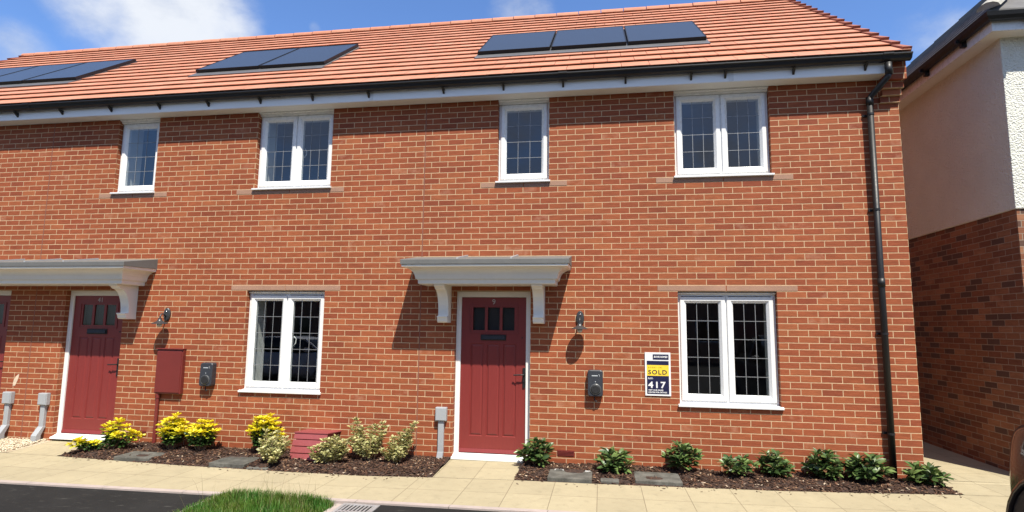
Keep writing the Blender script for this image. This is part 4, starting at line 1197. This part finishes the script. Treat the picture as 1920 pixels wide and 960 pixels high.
# pale gravel at the left
ins = []; cl = []
peb_v = [(0, 0, .5), (.5, .1, .1), (.15, .5, .05), (-.4, .35, .1), (-.48, -.2, .05), (-.05, -.5, .1), (.4, -.36, .05), (0, 0, -.4)]
peb_f = [(0, 1, 2), (0, 2, 3), (0, 3, 4), (0, 4, 5), (0, 5, 6), (0, 6, 1)] + [(7, 2, 1), (7, 3, 2), (7, 4, 3), (7, 5, 4), (7, 6, 5), (7, 1, 6)]
for _ in range(2600):
    x = rng.uniform(-12.22, -11.16); y = rng.uniform(-.62, -.01)
    if x > -11.2 - 0.1 * (0.5 + y): continue
    s = rng.uniform(.014, .034)
    ins.append((rotm(rng.uniform(-.6, .6), rng.uniform(-.6, .6), rng.uniform(0, 6.3)) @ np.diag((s, s * rng.uniform(.6, 1), s * rng.uniform(.5, .8))), (x, y, H(x, y) + rng.uniform(0.0, .022))))
    k = rng.uniform(.75, 1.15); cl.append((.62 * k, .54 * k, .40 * k) if rng.random() < .8 else (.5 * k, .38 * k, .25 * k))
kind(np_instances(peb_v, peb_f, ins, cl, 'gravel', M_pebble), 'stuff')
gb = MB()
gx = lin(-12.2, -11.16, 8)
for a, b in zip(gx, gx[1:]):
    gb.quad((a, -.625, H(a, -.625) + .003), (b, -.625, H(b, -.625) + .003), (b, 0.0, H(b, 0) + .003), (a, 0.0, H(a, 0) + .003))
kind(gb.build('gravel_bed', simple('gravel_fines', (.42, .35, .25), .95, var=.2, scale=30)), 'structure')

# grass strip between the bays
rng = random.Random(5)
gs = MB()
for (ya, yb) in ((-7.0, -3.2), (-3.2, -1.786)):
    gs.quad((-7.25, ya, -0.09), (-6.02, ya, -0.09), (-6.02, yb, -0.058), (-7.25, yb, -0.075))
kind(gs.build('grass_soil', M_soil), 'structure')
blade_v = [(-.5, 0, 0), (.5, 0, 0), (-.42, .08, .4), (.42, .08, .4), (-.25, .28, .75), (.25, .28, .75), (0, .6, 1.0)]
blade_f = [(0, 1, 3, 2), (2, 3, 5, 4), (4, 5, 6)]
ins = []; cl = []
for i in range(26000):
    y = -1.79 - abs(rng.gauss(0, 1)) * 1.6 if rng.random() < .9 else rng.uniform(-1.9, -1.79)
    x = rng.uniform(-7.26, -6.0)
    if y < -7: continue
    edge = min(x + 7.28, -5.98 - x)
    corner = math.hypot(max(0, abs(x + 6.63) - 0.35), max(0, y + 2.1))
    if corner > 0.36: continue
    h = rng.uniform(.07, .145) * (0.55 + min(1, edge / .25) * .45); tall = False
    if y > -2.3 and rng.random() < .006: h = rng.uniform(.22, .34); tall = True
    wd = rng.uniform(.004, .008) if not tall else .0028
    ins.append((rotm(rng.gauss(0, .22), rng.gauss(0, .22), rng.uniform(0, 6.3)) @ np.diag((wd, h * rng.uniform(.2, .7), h)), (x, y, -0.075)))
    k = rng.uniform(.7, 1.25)
    if tall: c = (.22 * k, .20 * k, .10 * k)
    elif rng.random() < .14: c = (.20 * k, .20 * k, .07 * k)
    else:
        q = 1.0 + 0.35 * math.sin(x * 9) * math.sin(y * 11 + 1); c = (.078 * k * q, .165 * k, .020 * k)
    cl.append(c)
kind(np_instances(blade_v, blade_f, ins, cl, 'grass', M_grassb), 'stuff')
# gully grate
t = thing('drain_grate', 'square slotted iron drain grate in the asphalt beside the grass', 'drain grate', (-5.76, -2.0, -0.05))
gz0 = gz_line(-5.76) - 0.012
b = MB(); frame_rect2 = None
x0, x1, y0, y1 = -5.93, -5.57, -2.22, -1.80
for q in ((x0, x1, y0, y0 + .04), (x0, x1, y1 - .04, y1), (x0, x0 + .035, y0 + .04, y1 - .04), (x1 - .035, x1, y0 + .04, y1 - .04)): b.box(q[0], q[1], q[2], q[3], gz0 - .06, gz0 + .006)
b.build('frame', M_steel, t)
b = MB()
for k in range(8):
    xx = x0 + .045 + k * .037; b.box(xx, xx + .016, y0 + .041, y1 - .041, gz0 - .03, gz0 + .004)
b.box(x0 + .036, x1 - .036, (y0 + y1) / 2 - .012, (y0 + y1) / 2 + .012, gz0 - .03, gz0 + .003)
b.build('bars', M_steel, t)
b = MB(); b.quad((x0 + .03, y0 + .03, gz0 - .01), (x1 - .03, y0 + .03, gz0 - .01), (x1 - .03, y1 - .03, gz0 - .01), (x0 + .03, y1 - .03, gz0 - .01)); b.build('sump', M_blackmatt, t, fixn=False)


# ------------------------------------------------------------------ plants
def leaf_mesh(nseg=5, wid=0.36, fold=0.10, droop=0.22, power=0.8, halves=2):
    """leaf along +y of length 1; returns verts, faces, and v (across) parameter"""
    vs = []; fs = []; ac = []
    for i in range(nseg + 1):
        t = i / nseg
        hw = wid * 0.5 * (math.sin(math.pi * min(1, t * .96 + .02)) ** power) if 0 < i < nseg else 0.012
        z = -droop * t * t
        for s in (-1, 0, 1):
            vs.append((s * hw, t, z + abs(s) * fold * hw * 2)); ac.append(abs(s))
    for i in range(nseg):
        for s in range(2):
            a = i * 3 + s; fs.append((a, a + 1, a + 4, a + 3))
    return vs, fs, ac
def orient(direction, roll, L, W=None):
    d = Vector(direction).normalized(); q = d.to_track_quat('Y', 'Z').to_matrix() @ Matrix.Rotation(roll, 3, 'Y')
    return np.array(q) @ np.diag((W or L, L, L))

LB = leaf_mesh(5, 0.42, 0.14, 0.20)
LV = leaf_mesh(4, 0.50, 0.20, 0.10, 0.7)
LH = leaf_mesh(6, 0.46, 0.16, 0.28, 0.75)

def shrub(name, label, cat, group, x, y, shoots, leaf, mat, colf, stem_mat, seed, leaves_per=9, L=(.04, .06), stacked=3, spread=1.0, stem_r=.005):
    """shoots: list of (tip offset dx, dy, height, bottom fraction)"""
    rg = random.Random(seed)
    z0 = bed_h(x, y)
    t = thing(name, label, cat, (x, y, z0), group)
    ins = []; cl = []; st = MB()
    ac = np.array(leaf[2])
    for (dx, dy, h, *rest) in shoots:
        bx, by = x + dx * .22 + rg.gauss(0, .01), y + dy * .22 + rg.gauss(0, .01)
        P = [Vector((bx, by, z0 - .02)), Vector((bx + (dx * .35), by + dy * .35, z0 + h * .5)), Vector((x + dx, y + dy, z0 + h))]
        pts = [((1 - u) ** 2) * P[0] + 2 * u * (1 - u) * P[1] + u * u * P[2] for u in [k / 5 for k in range(6)]]
        st.tube(pts, [stem_r * (1.2 - .12 * k) for k in range(6)], 5)
        axis = (pts[-1] - pts[-2]).normalized()
        for s in range(stacked):
            u = 1 - s / max(1, stacked) * (0.78 if len(rest) == 0 else rest[0])
            c0 = ((1 - u) ** 2) * P[0] + 2 * u * (1 - u) * P[1] + u * u * P[2]
            nl = leaves_per if s == 0 else max(3, int(leaves_per * .8))
            for k in range(nl):
                az = 2 * math.pi * (k * 0.382 + rg.random() * .12) + s
                el = rg.uniform(.05, .75) if s == 0 else rg.uniform(-.25, .5)
                if s == 0 and k < 3: el = rg.uniform(.7, 1.2)
                d = Vector((math.cos(az) * math.cos(el), math.sin(az) * math.cos(el), math.sin(el)))
                d = (d + axis * .35 * spread).normalized()
                l = rg.uniform(*L) * (0.75 if (s == 0 and k < 3) else 1.0)
                ins.append((orient(d, rg.gauss(0, .5), l), tuple(c0 + d * .008)))
                cl.append(colf(rg, s, stacked, h, ac, u))
    np_instances(leaf[0], leaf[1], ins, cl, 'foliage', mat, t, smooth=True)
    st.build('stem', stem_mat, t)
    return t

def col_yellow(rg, s, n, h, ac, u):
    k = rg.uniform(.8, 1.15)
    if s == 0: c = (.78 * k, .67 * k, .03)
    elif s == 1 and rg.random() < .8: c = (.66 * k, .62 * k, .03)
    elif s == 2 and rg.random() < .3: c = (.40 * k, .46 * k, .04)
    else: c = (.055 * k, .11 * k, .028 * k)
    return np.tile(np.array(c), (len(ac), 1))
def col_varieg(rg, s, n, h, ac, u):
    k = rg.uniform(.8, 1.15)
    g_ = np.array((.16 * k, .20 * k, .055 * k)); e = np.array((.62 * k, .56 * k, .27 * k))
    if rg.random() < .25: g_ = e * .95
    return g_[None] * (1 - ac[:, None]) + e[None] * ac[:, None]
def col_green(rg, s, n, h, ac, u):
    k = rg.uniform(.7, 1.3)
    base = (.050 * k, .092 * k, .026 * k) if rg.random() < .55 else (.105 * k, .155 * k, .045 * k)
    if rg.random() < .05: base = (.16 * k, .08 * k, .04 * k)
    m = np.tile(np.array(base), (len(ac), 1)); m *= (1.25 - .3 * ac[:, None]); return m

def dome(n, rx, ry, h, seed, lean=(0, 0), tall=0.5):
    rg = random.Random(seed); out = []
    for k in range(n):
        a = k * 2.399963 + rg.uniform(-.3, .3); r = math.sqrt((k + .5) / n)
        out.append((rx * r * math.cos(a) + lean[0], ry * r * math.sin(a) + lean[1], h * (1 - (1 - tall) * r * r) * rg.uniform(.88, 1.08)))
    return out
YG = 'yellow leaved shrubs in the left bed'
shrub('yellow_shrub', 'sprawling yellow leaved shrub at the left end of the bed by the path', 'shrub', YG, -9.88, -0.42,
      [(-.05, .1, .30), (.05, .12, .33), (-.10, .05, .27), (.12, .14, .27), (.02, .02, .24), (.22, .1, .22), (.28, .14, .19), (.15, -.02, .20), (-.02, .16, .34), (-.28, -.16, .13), (-.34, -.2, .09), (-.22, -.14, .12), (-.3, -.1, .10), (.33, .16, .15), (-.1, -.1, .1)],
      LB, M_leaf, col_yellow, M_stem, 1, 17, (.052, .078), 5)
shrub('yellow_shrub', 'rounded yellow leaved shrub right beside the maroon pipe', 'shrub', YG, -9.10, -0.22, dome(20, .18, .15, .40, 2, tall=.55), LB, M_leaf, col_yellow, M_stem, 2, 17, (.052, .076), 5)
shrub('yellow_shrub', 'yellow leaved shrub below the left car charger', 'shrub', YG, -8.66, -0.25, dome(18, .20, .15, .36, 3, tall=.6), LB, M_leaf, col_yellow, M_stem, 3, 17, (.052, .076), 5)
shrub('yellow_shrub', 'tall yellow leaved shrub left of the maroon sloping box', 'shrub', YG, -7.80, -0.20, dome(22, .20, .15, .46, 4, tall=.6) + [(.28, -.08, .24), (.24, -.1, .20)], LB, M_leaf, col_yellow, M_stem, 4, 17, (.052, .076), 5)
VG = 'cream variegated shrubs in the left bed'
shrub('variegated_shrub', 'low cream variegated shrub in front of the tall yellow shrub', 'shrub', VG, -7.40, -0.62,
      [(-.22, .16, .30), (-.12, .14, .27), (-.03, .1, .30), (.06, .12, .24), (-.16, 0, .22), (-.06, -.02, .20), (.08, 0, .18), (-.10, -.1, .14), (.03, -.12, .14), (.12, -.12, .12), (.10, -.16, .07), (0, -.05, .25), (.14, .06, .20)], LV, M_leaf, col_varieg, M_stemtan, 5, 11, (.042, .062), 7)
shrub('variegated_shrub', 'bushy cream variegated shrub covering the right side of the maroon box', 'shrub', VG, -6.72, -0.50,
      dome(16, .20, .13, .29, 6, tall=.5) + [(-.26, -.02, .16), (-.22, -.06, .10), (.16, 0, .26)], LV, M_leaf, col_varieg, M_stemtan, 6, 11, (.042, .062), 7)
shrub('variegated_shrub', 'large open cream variegated shrub beside the brick wall', 'shrub', VG, -6.30, -0.34,
      [(-.24, .08, .44), (-.20, .06, .40), (-.26, .02, .36), (-.14, .05, .33), (-.05, .08, .35), (.02, .1, .37), (.10, .12, .40), (.14, .1, .36), (0, 0, .26), (-.1, -.05, .22), (-.22, -.04, .24), (-.28, 0, .2), (.08, 0, .22), (-.02, -.1, .16), (.12, .02, .28), (-.16, -.08, .14)], LV, M_leaf, col_varieg, M_stemtan, 7, 11, (.042, .062), 8, stem_r=.006)
shrub('variegated_shrub', 'leggy cream variegated shrub leaning right near the grey duct', 'shrub', VG, -5.98, -0.36,
      [(.02, .1, .30), (.08, .12, .34), (.16, .14, .40), (.20, .14, .43), (.12, .08, .28), (-.06, 0, .20), (0, -.06, .18), (.06, -.05, .16), (-.12, -.08, .14), (.1, -.1, .12), (-.04, .06, .26), (.17, .06, .22)], LV, M_leaf, col_varieg, M_stemtan, 8, 11, (.042, .062), 8, stem_r=.006)
GG = 'dark green shrubs along the right bed'
for i, (x, y, rx, ry, h, n, lab) in enumerate([
        (-4.28, -0.20, .17, .13, .28, 15, 'bushy dark green shrub hard against the right jamb of the middle door'),
        (-3.37, -0.30, .18, .14, .24, 12, 'dark green shrub with broad drooping leaves below the car charger'),
        (-2.60, -0.20, .17, .13, .27, 14, 'rounded dark green shrub behind the access cover below the sold sign'),
        (-2.02, -0.30, .20, .12, .20, 12, 'low spreading reddish green shrub below the left half of the window'),
        (-1.60, -0.17, .15, .12, .27, 13, 'upright dark green shrub under the right edge of the window'),
        (-1.06, -0.18, .18, .12, .26, 15, 'dense dark green shrub, left of the touching pair near the downpipe'),
        (-0.70, -0.22, .19, .12, .22, 12, 'broad leaved dark green shrub, right of the touching pair near the downpipe'),
        (-0.13, -0.28, .17, .12, .17, 10, 'low dark green shrub at the house corner right of the downpipe')]):
    shrub('green_shrub', lab, 'shrub', GG, x, y, dome(max(7, n - 4), rx * 1.05, ry * 1.1, h * random.Random(i).uniform(.82, 1.0), 30 + i, (random.Random(i + 9).uniform(-.03, .03), 0), tall=random.Random(i + 3).uniform(.3, .55)), LH, M_leafgloss, col_green, M_stem, 40 + i, 9, (.09, .135) if i in (1, 6, 7) else (.07, .11), 3 if i in (1, 3, 7) else 4)


# ------------------------------------------------------------------ neighbouring house at the right
nb = thing('rendered_house', 'house with white roughcast upper wall above brick at the right edge', 'house', (5.0, 4.0, 0))
NX, NY, NZB, NZS = 1.2, 0.10, 3.06, 5.12
NX1, NY1 = 9.5, 9.0
b = MB()
b.quad((NX, NY1, -.3), (NX, NY, -.3), (NX, NY, NZB), (NX, NY1, NZB)); b.quad((NX, NY, -.3), (NX1, NY, -.3), (NX1, NY, NZB), (NX, NY, NZB))
b.quad((NX1, NY, -.3), (NX1, NY1, -.3), (NX1, NY1, NZB), (NX1, NY, NZB)); b.quad((NX, NY1, -.3), (NX, NY1, NZB), (NX1, NY1, NZB), (NX1, NY1, -.3))
nw = b.build('brick_wall', M_brick2, nb, fixn=False)
b = MB(); e = 0.018
b.box(NX - e, NX1 + e, NY - e, NY1 + e, NZB, NZS + .1); b.build('roughcast_wall', M_render, nb, bevel=0.01)
b = MB(); ov = 0.20
b.box(NX - ov + .002, NX1 + ov - .002, NY - ov + .002, NY1 + ov - .002, NZS, NZS + .012); b.build('soffit', M_white, nb)
b = MB()
b.box(NX - ov - .02, NX - ov, NY - ov - .02, NY1 + ov, NZS - .006, NZS + .165); b.box(NX - ov, NX1 + ov, NY - ov - .02, NY - ov, NZS - .006, NZS + .165); b.build('fascia', M_upvc, nb)
b = MB(); gx, gyy = NX - ov - .02, NY - ov - .02; gzt = NZS + .180
def gprof(o, z): return [(gx - o, gyy - o, z), (NX1 + ov + o, gyy - o, z), (NX1 + ov + o, NY1 + ov + o, z), (gx - o, NY1 + ov + o, z)]
b.rings([gprof(0.0, gzt), gprof(0.0, gzt - .055), gprof(.03, gzt - .085), (gprof(.075, gzt - .078)), gprof(.100, gzt - .045), gprof(.115, gzt), gprof(.107, gzt), gprof(.09, gzt - .035), gprof(.0, gzt - .045)], False, False)
ng = b.build('gutter', M_black, nb)
for y in (0.35, 1.15, 1.95, 2.75):
    b = MB(); b.box(gx - .118, gx, y - .013, y + .013, gzt - .09, gzt - .05); b.box(gx - .06, gx, y - .022, y + .022, gzt - .145, gzt - .085); b.build('bracket', M_black, ng)
for x in (1.35, 2.2, 3.0):
    b = MB(); b.box(x - .013, x + .013, gyy - .118, gyy, gzt - .09, gzt - .04); b.box(x - .015, x + .015, gyy - .05, gyy, gzt - .135, gzt - .085); b.build('bracket', M_black, ng)
# hipped tiled roof
rf = MB(); ez = gzt + .022; ex, ey = gx - .05, gyy - .05; run = (NY1 - NY) / 2 + ov; ht = run * 0.93
A = [(ex, ey, ez), (NX1 + ov + .05, ey, ez), (NX1 + ov + .05, NY1 + ov + .05, ez), (ex, NY1 + ov + .05, ez)]
ry = (NY + NY1) / 2; rxa = ex + run; rxb = NX1 + ov - run + 1
rf.add(A + [(rxa, ry, ez + ht), (rxb + .5, ry, ez + ht)], [(0, 1, 5, 4), (1, 2, 5), (2, 3, 4, 5), (3, 0, 4), (0, 3, 2, 1)])
nr = rf.build('roof', M_greytile, nb, fixn=False)
tl = MB()
for k in range(14):   # tile courses on the two visible slopes
    t0, t1 = k / 14, (k + 1) / 14
    def pt(cx, cy, t, lift): 
        return (cx + (rxa - cx) * t, cy + (ry - cy) * t, ez + ht * t + lift)
    a0, b0 = pt(ex, ey, t0, .030), pt(ex, NY1 + ov + .05, t0, .030); a1, b1 = pt(ex, ey, t1, .006), pt(ex, NY1 + ov + .05, t1, .006)
    tl.quad(a0, a1, b1, b0); tl.quad(a0, b0, (b0[0], b0[1], b0[2] - .03), (a0[0], a0[1], a0[2] - .03))
    c0 = (NX1 + ov + .05 + (rxb + .5 - NX1 - ov - .05) * t0, a0[1], a0[2]); c1 = (NX1 + ov + .05 + (rxb + .5 - NX1 - ov - .05) * t1, a1[1], a1[2])
    tl.quad(a0, c0, c1, a1); tl.quad(a0, (a0[0], a0[1], a0[2] - .03), (c0[0], c0[1], c0[2] - .03), c0)
tl.build('roof_tiles', M_greytile, nr, fixn=False)
hp = MB()
Ph = [Vector((ex, ey, ez + .02)), Vector((rxa, ry, ez + ht + .02))]; dv = (Ph[1] - Ph[0]); n = 14
for k in range(n):
    a, c = Ph[0] + dv * (k / n), Ph[0] + dv * ((k + 1) / n + .004)
    sd = dv.cross(Vector((0, 0, 1))).normalized(); upv = sd.cross(dv).normalized()
    prof = [(math.cos(q) * .11, math.sin(q) * .075) for q in [math.pi * i / 6 for i in range(7)]]
    hp.add([tuple(a + sd * p + upv * (q + .018)) for p, q in prof] + [tuple(c + sd * p + upv * q) for p, q in prof], [(i, i + 1, 8 + i, 7 + i) for i in range(6)] + [tuple(range(7))])
hp.build('hip_tiles', M_hiptile, nr, fixn=False)


# ------------------------------------------------------------------ cars
def car(label, cat_label, loc, rz, paint, zs=1.0):
    """car along local -x (nose) .. +x (tail), y width, z up; origin on the ground under the centre"""
    t = thing('parked_car', label, 'car', loc); t.rotation_euler = (0, 0, rz)
    Mx = Matrix.Translation(loc) @ Matrix.Rotation(rz, 4, 'Z') @ Matrix.Diagonal((1, 1, zs, 1))
    def put(mb, name, mat, parent, **kw):
        mb.v = [tuple(Mx @ Vector(v)) for v in mb.v]
        return mb.build(name, mat, parent, **kw)
    W2 = 0.88
    # stations: x, half width low, belt height, sill height
    st = [(-2.06, .48, .90, .36), (-2.03, .63, .98, .28), (-1.95, .755, 1.05, .23), (-1.85, .83, 1.08, .21), (-1.7, .885, 1.10, .2), (-1.5, .90, 1.12, .2), (-0.9, .90, 1.13, .2), (-0.3, .90, 1.12, .2), (0.6, .90, 1.12, .2), (1.3, .90, 1.13, .2), (1.75, .88, 1.12, .22), (1.98, .82, 1.06, .26), (2.06, .70, .98, .34)]
    b = MB(); rings = []
    for x, hw, zt, zb in st:
        half = [(.55, zb), (.90, zb + .02), (.975, zb + .12), (1.0, zb + .30), (.992, (zb + zt) / 2 + .10), (.955, zt - .09), (.88, zt - .02), (.6, zt + .035), (0, zt + .055)]
        ring = [(x, hw * a, z) for a, z in half] + [(x, -hw * a, z) for a, z in half[-2::-1]]
        rings.append(ring)
    b.rings(rings, True, True)
    body = put(b, 'body', paint, t, smooth=True)
    m = body.modifiers.new('sub', 'SUBSURF'); m.levels = 1; m.render_levels = 2
    # cabin
    gh = [(-1.02, .80, 1.10, .0), (-0.35, .66, 1.52, .44), (0.2, .64, 1.60, .5), (0.9, .64, 1.59, .5), (1.45, .64, 1.53, .45), (1.85, .72, 1.14, .02)]
    b = MB(); rings = []
    for x, hw, zt, hh in gh:
        zb = zt - max(hh, .02); 
        rings.append([(x, .83 if hh > .1 else hw, 1.06), (x, hw + .04, zb + hh * .6 if hh > .1 else 1.08), (x, hw, zt - .04), (x, hw * .8, zt), (x, -hw * .8, zt), (x, -hw, zt - .04), (x, -hw - .04, zb + hh * .6 if hh > .1 else 1.08), (x, -.83 if hh > .1 else -hw, 1.06)])
    b.rings(rings, True, True)
    put(b, 'cabin', M_carglass, t, smooth=True)
    b = MB(); rf_ = [(-0.40, .62, 1.505), (0.2, .62, 1.605), (0.9, .62, 1.598), (1.48, .60, 1.53)]
    b.rings([[(x, hw, z - .03), (x, hw * .85, z + .008), (x, -hw * .85, z + .008), (x, -hw, z - .03)] for x, hw, z in rf_], True, True); put(b, 'roof', paint, t, smooth=True)
    for s in (-1, 1):
        for pts in ([(-1.0, .80 * s, 1.1), (-.38, .655 * s, 1.51)], [(.32, .845 * s, 1.08), (.38, .655 * s, 1.59)], [(1.84, .72 * s, 1.12), (1.46, .63 * s, 1.52)]):
            b = MB(); b.tube(pts, .035, 6); put(b, 'pillar', paint, t)
    for x in (-1.31, 1.36):
        for s in (-1, 1):
            r = .455; arch = MB()
            seg = [(x + math.cos(q) * r, .32 + math.sin(q) * r) for q in [math.pi * k / 14 for k in range(15)]]
            arch.add([(p, s * (W2 + .012), q) for p, q in seg] + [(x + (p - x) * .0, s * (W2 + .012), .18) for p, q in seg[:1]] + [], [tuple(range(15))])
            put(arch, 'wheel_arch', M_blackmatt, t, fixn=False)
            lip = MB(); lip.tube([(p, s * (W2 + .006), q) for p, q in [(x + math.cos(q) * (r + .015), .32 + math.sin(q) * (r + .015)) for q in [math.pi * k / 14 for k in range(15)]]], .028, 8); put(lip, 'arch_lip', paint, t, smooth=True)
            wh = MB()
            for (rad, ya) in ():
                pass
            rings = []
            for rad, yy in ((.20, .0), (.315, .0), (.325, .03), (.325, .17), (.315, .2), (.20, .2)):
                rings.append([(x + rad * math.cos(q), s * (W2 + .035 - yy), .318 + rad * math.sin(q)) for q in [2 * math.pi * k / 28 for k in range(28)]])
            wh.rings(rings, True, True); wo_ = put(wh, 'wheel', M_rubber, t)
            rim = MB()
            for k in range(5):
                a = 2 * math.pi * k / 5
                rim.add([(x + math.cos(a + d) * rr, s * (W2 + .042), .318 + math.sin(a + d) * rr) for d, rr in ((-.5, .03), (-.2, .205), (.2, .205), (.5, .03))], [(0, 1, 2, 3)])
            put(rim, 'rim', M_chrome, wo_, fixn=False)
    for s in (-1, 1):
        b = MB(); b.box(-2.06, -2.02, s * .30 if s > 0 else -.56, s * .56 if s > 0 else -.30, .74, .86); put(b, 'headlight', M_carglass, t, bevel=.02)
        b = MB(); b.box(1.98, 2.05, s * .52 if s > 0 else -.78, s * .78 if s > 0 else -.52, .78, .94); put(b, 'tail_light', M_carred, t, bevel=.02)
        b = MB(); b.box(-.72, -.55, s * .90 if s > 0 else -1.04, s * 1.04 if s > 0 else -.90, 1.12, 1.24); put(b, 'mirror', paint, t, bevel=.03)
    b = MB(); b.box(-2.085, -2.03, -.42, .42, .34, .52); put(b, 'grille', M_blackmatt, t, bevel=.02)
    return t
car('dark car cut off by the right edge, front wheel arch showing', 'car', (0.20, -4.195, -0.06), R(-90), M_cardark)
car('silver car reflected in the left ground floor window', 'car', (-13.2, -10.2, -0.19), R(180), M_carsilver, 0.9)

# house across the road, seen in the window glass
oh = thing('brick_house', 'shaded brick house across the road, mirrored in the ground floor windows', 'house', (-6, -26, 0))
b = MB(); b.box(-34, 26, -33, -25, -.4, 5.2); ow = b.build('wall', M_brick3, oh)
b = MB(); b.add([(-34.3, -33.3, 5.2), (26.3, -33.3, 5.2), (26.3, -24.7, 5.2), (-34.3, -24.7, 5.2), (-34.3, -29, 8.2), (26.3, -29, 8.2)], [(0, 4, 5, 1), (3, 2, 5, 4), (0, 3, 4), (1, 5, 2), (0, 1, 2, 3)]); b.build('roof', M_greytile, oh, fixn=False)
for k in range(12):
    x = -32 + k * 4.8
    for z in (0.9, 3.3):
        b = MB(); frame_rect(b, x, x + 1.3, z, z + 1.2, .07, -24.96, -24.99); b.box(x + .62, x + .68, -24.98, -24.965, z + .07, z + 1.13); f = b.build('window', M_upvc, oh)
        b = MB(); b.quad((x + .07, -24.985, z + .07), (x + 1.23, -24.985, z + .07), (x + 1.23, -24.985, z + 1.13), (x + .07, -24.985, z + 1.13)); b.build('pane', M_carglass, f, fixn=False)
    b = MB(); b.box(x + 2.3, x + 3.25, -24.99, -24.95, -.2, 2.0); b.build('door', M_door, oh)
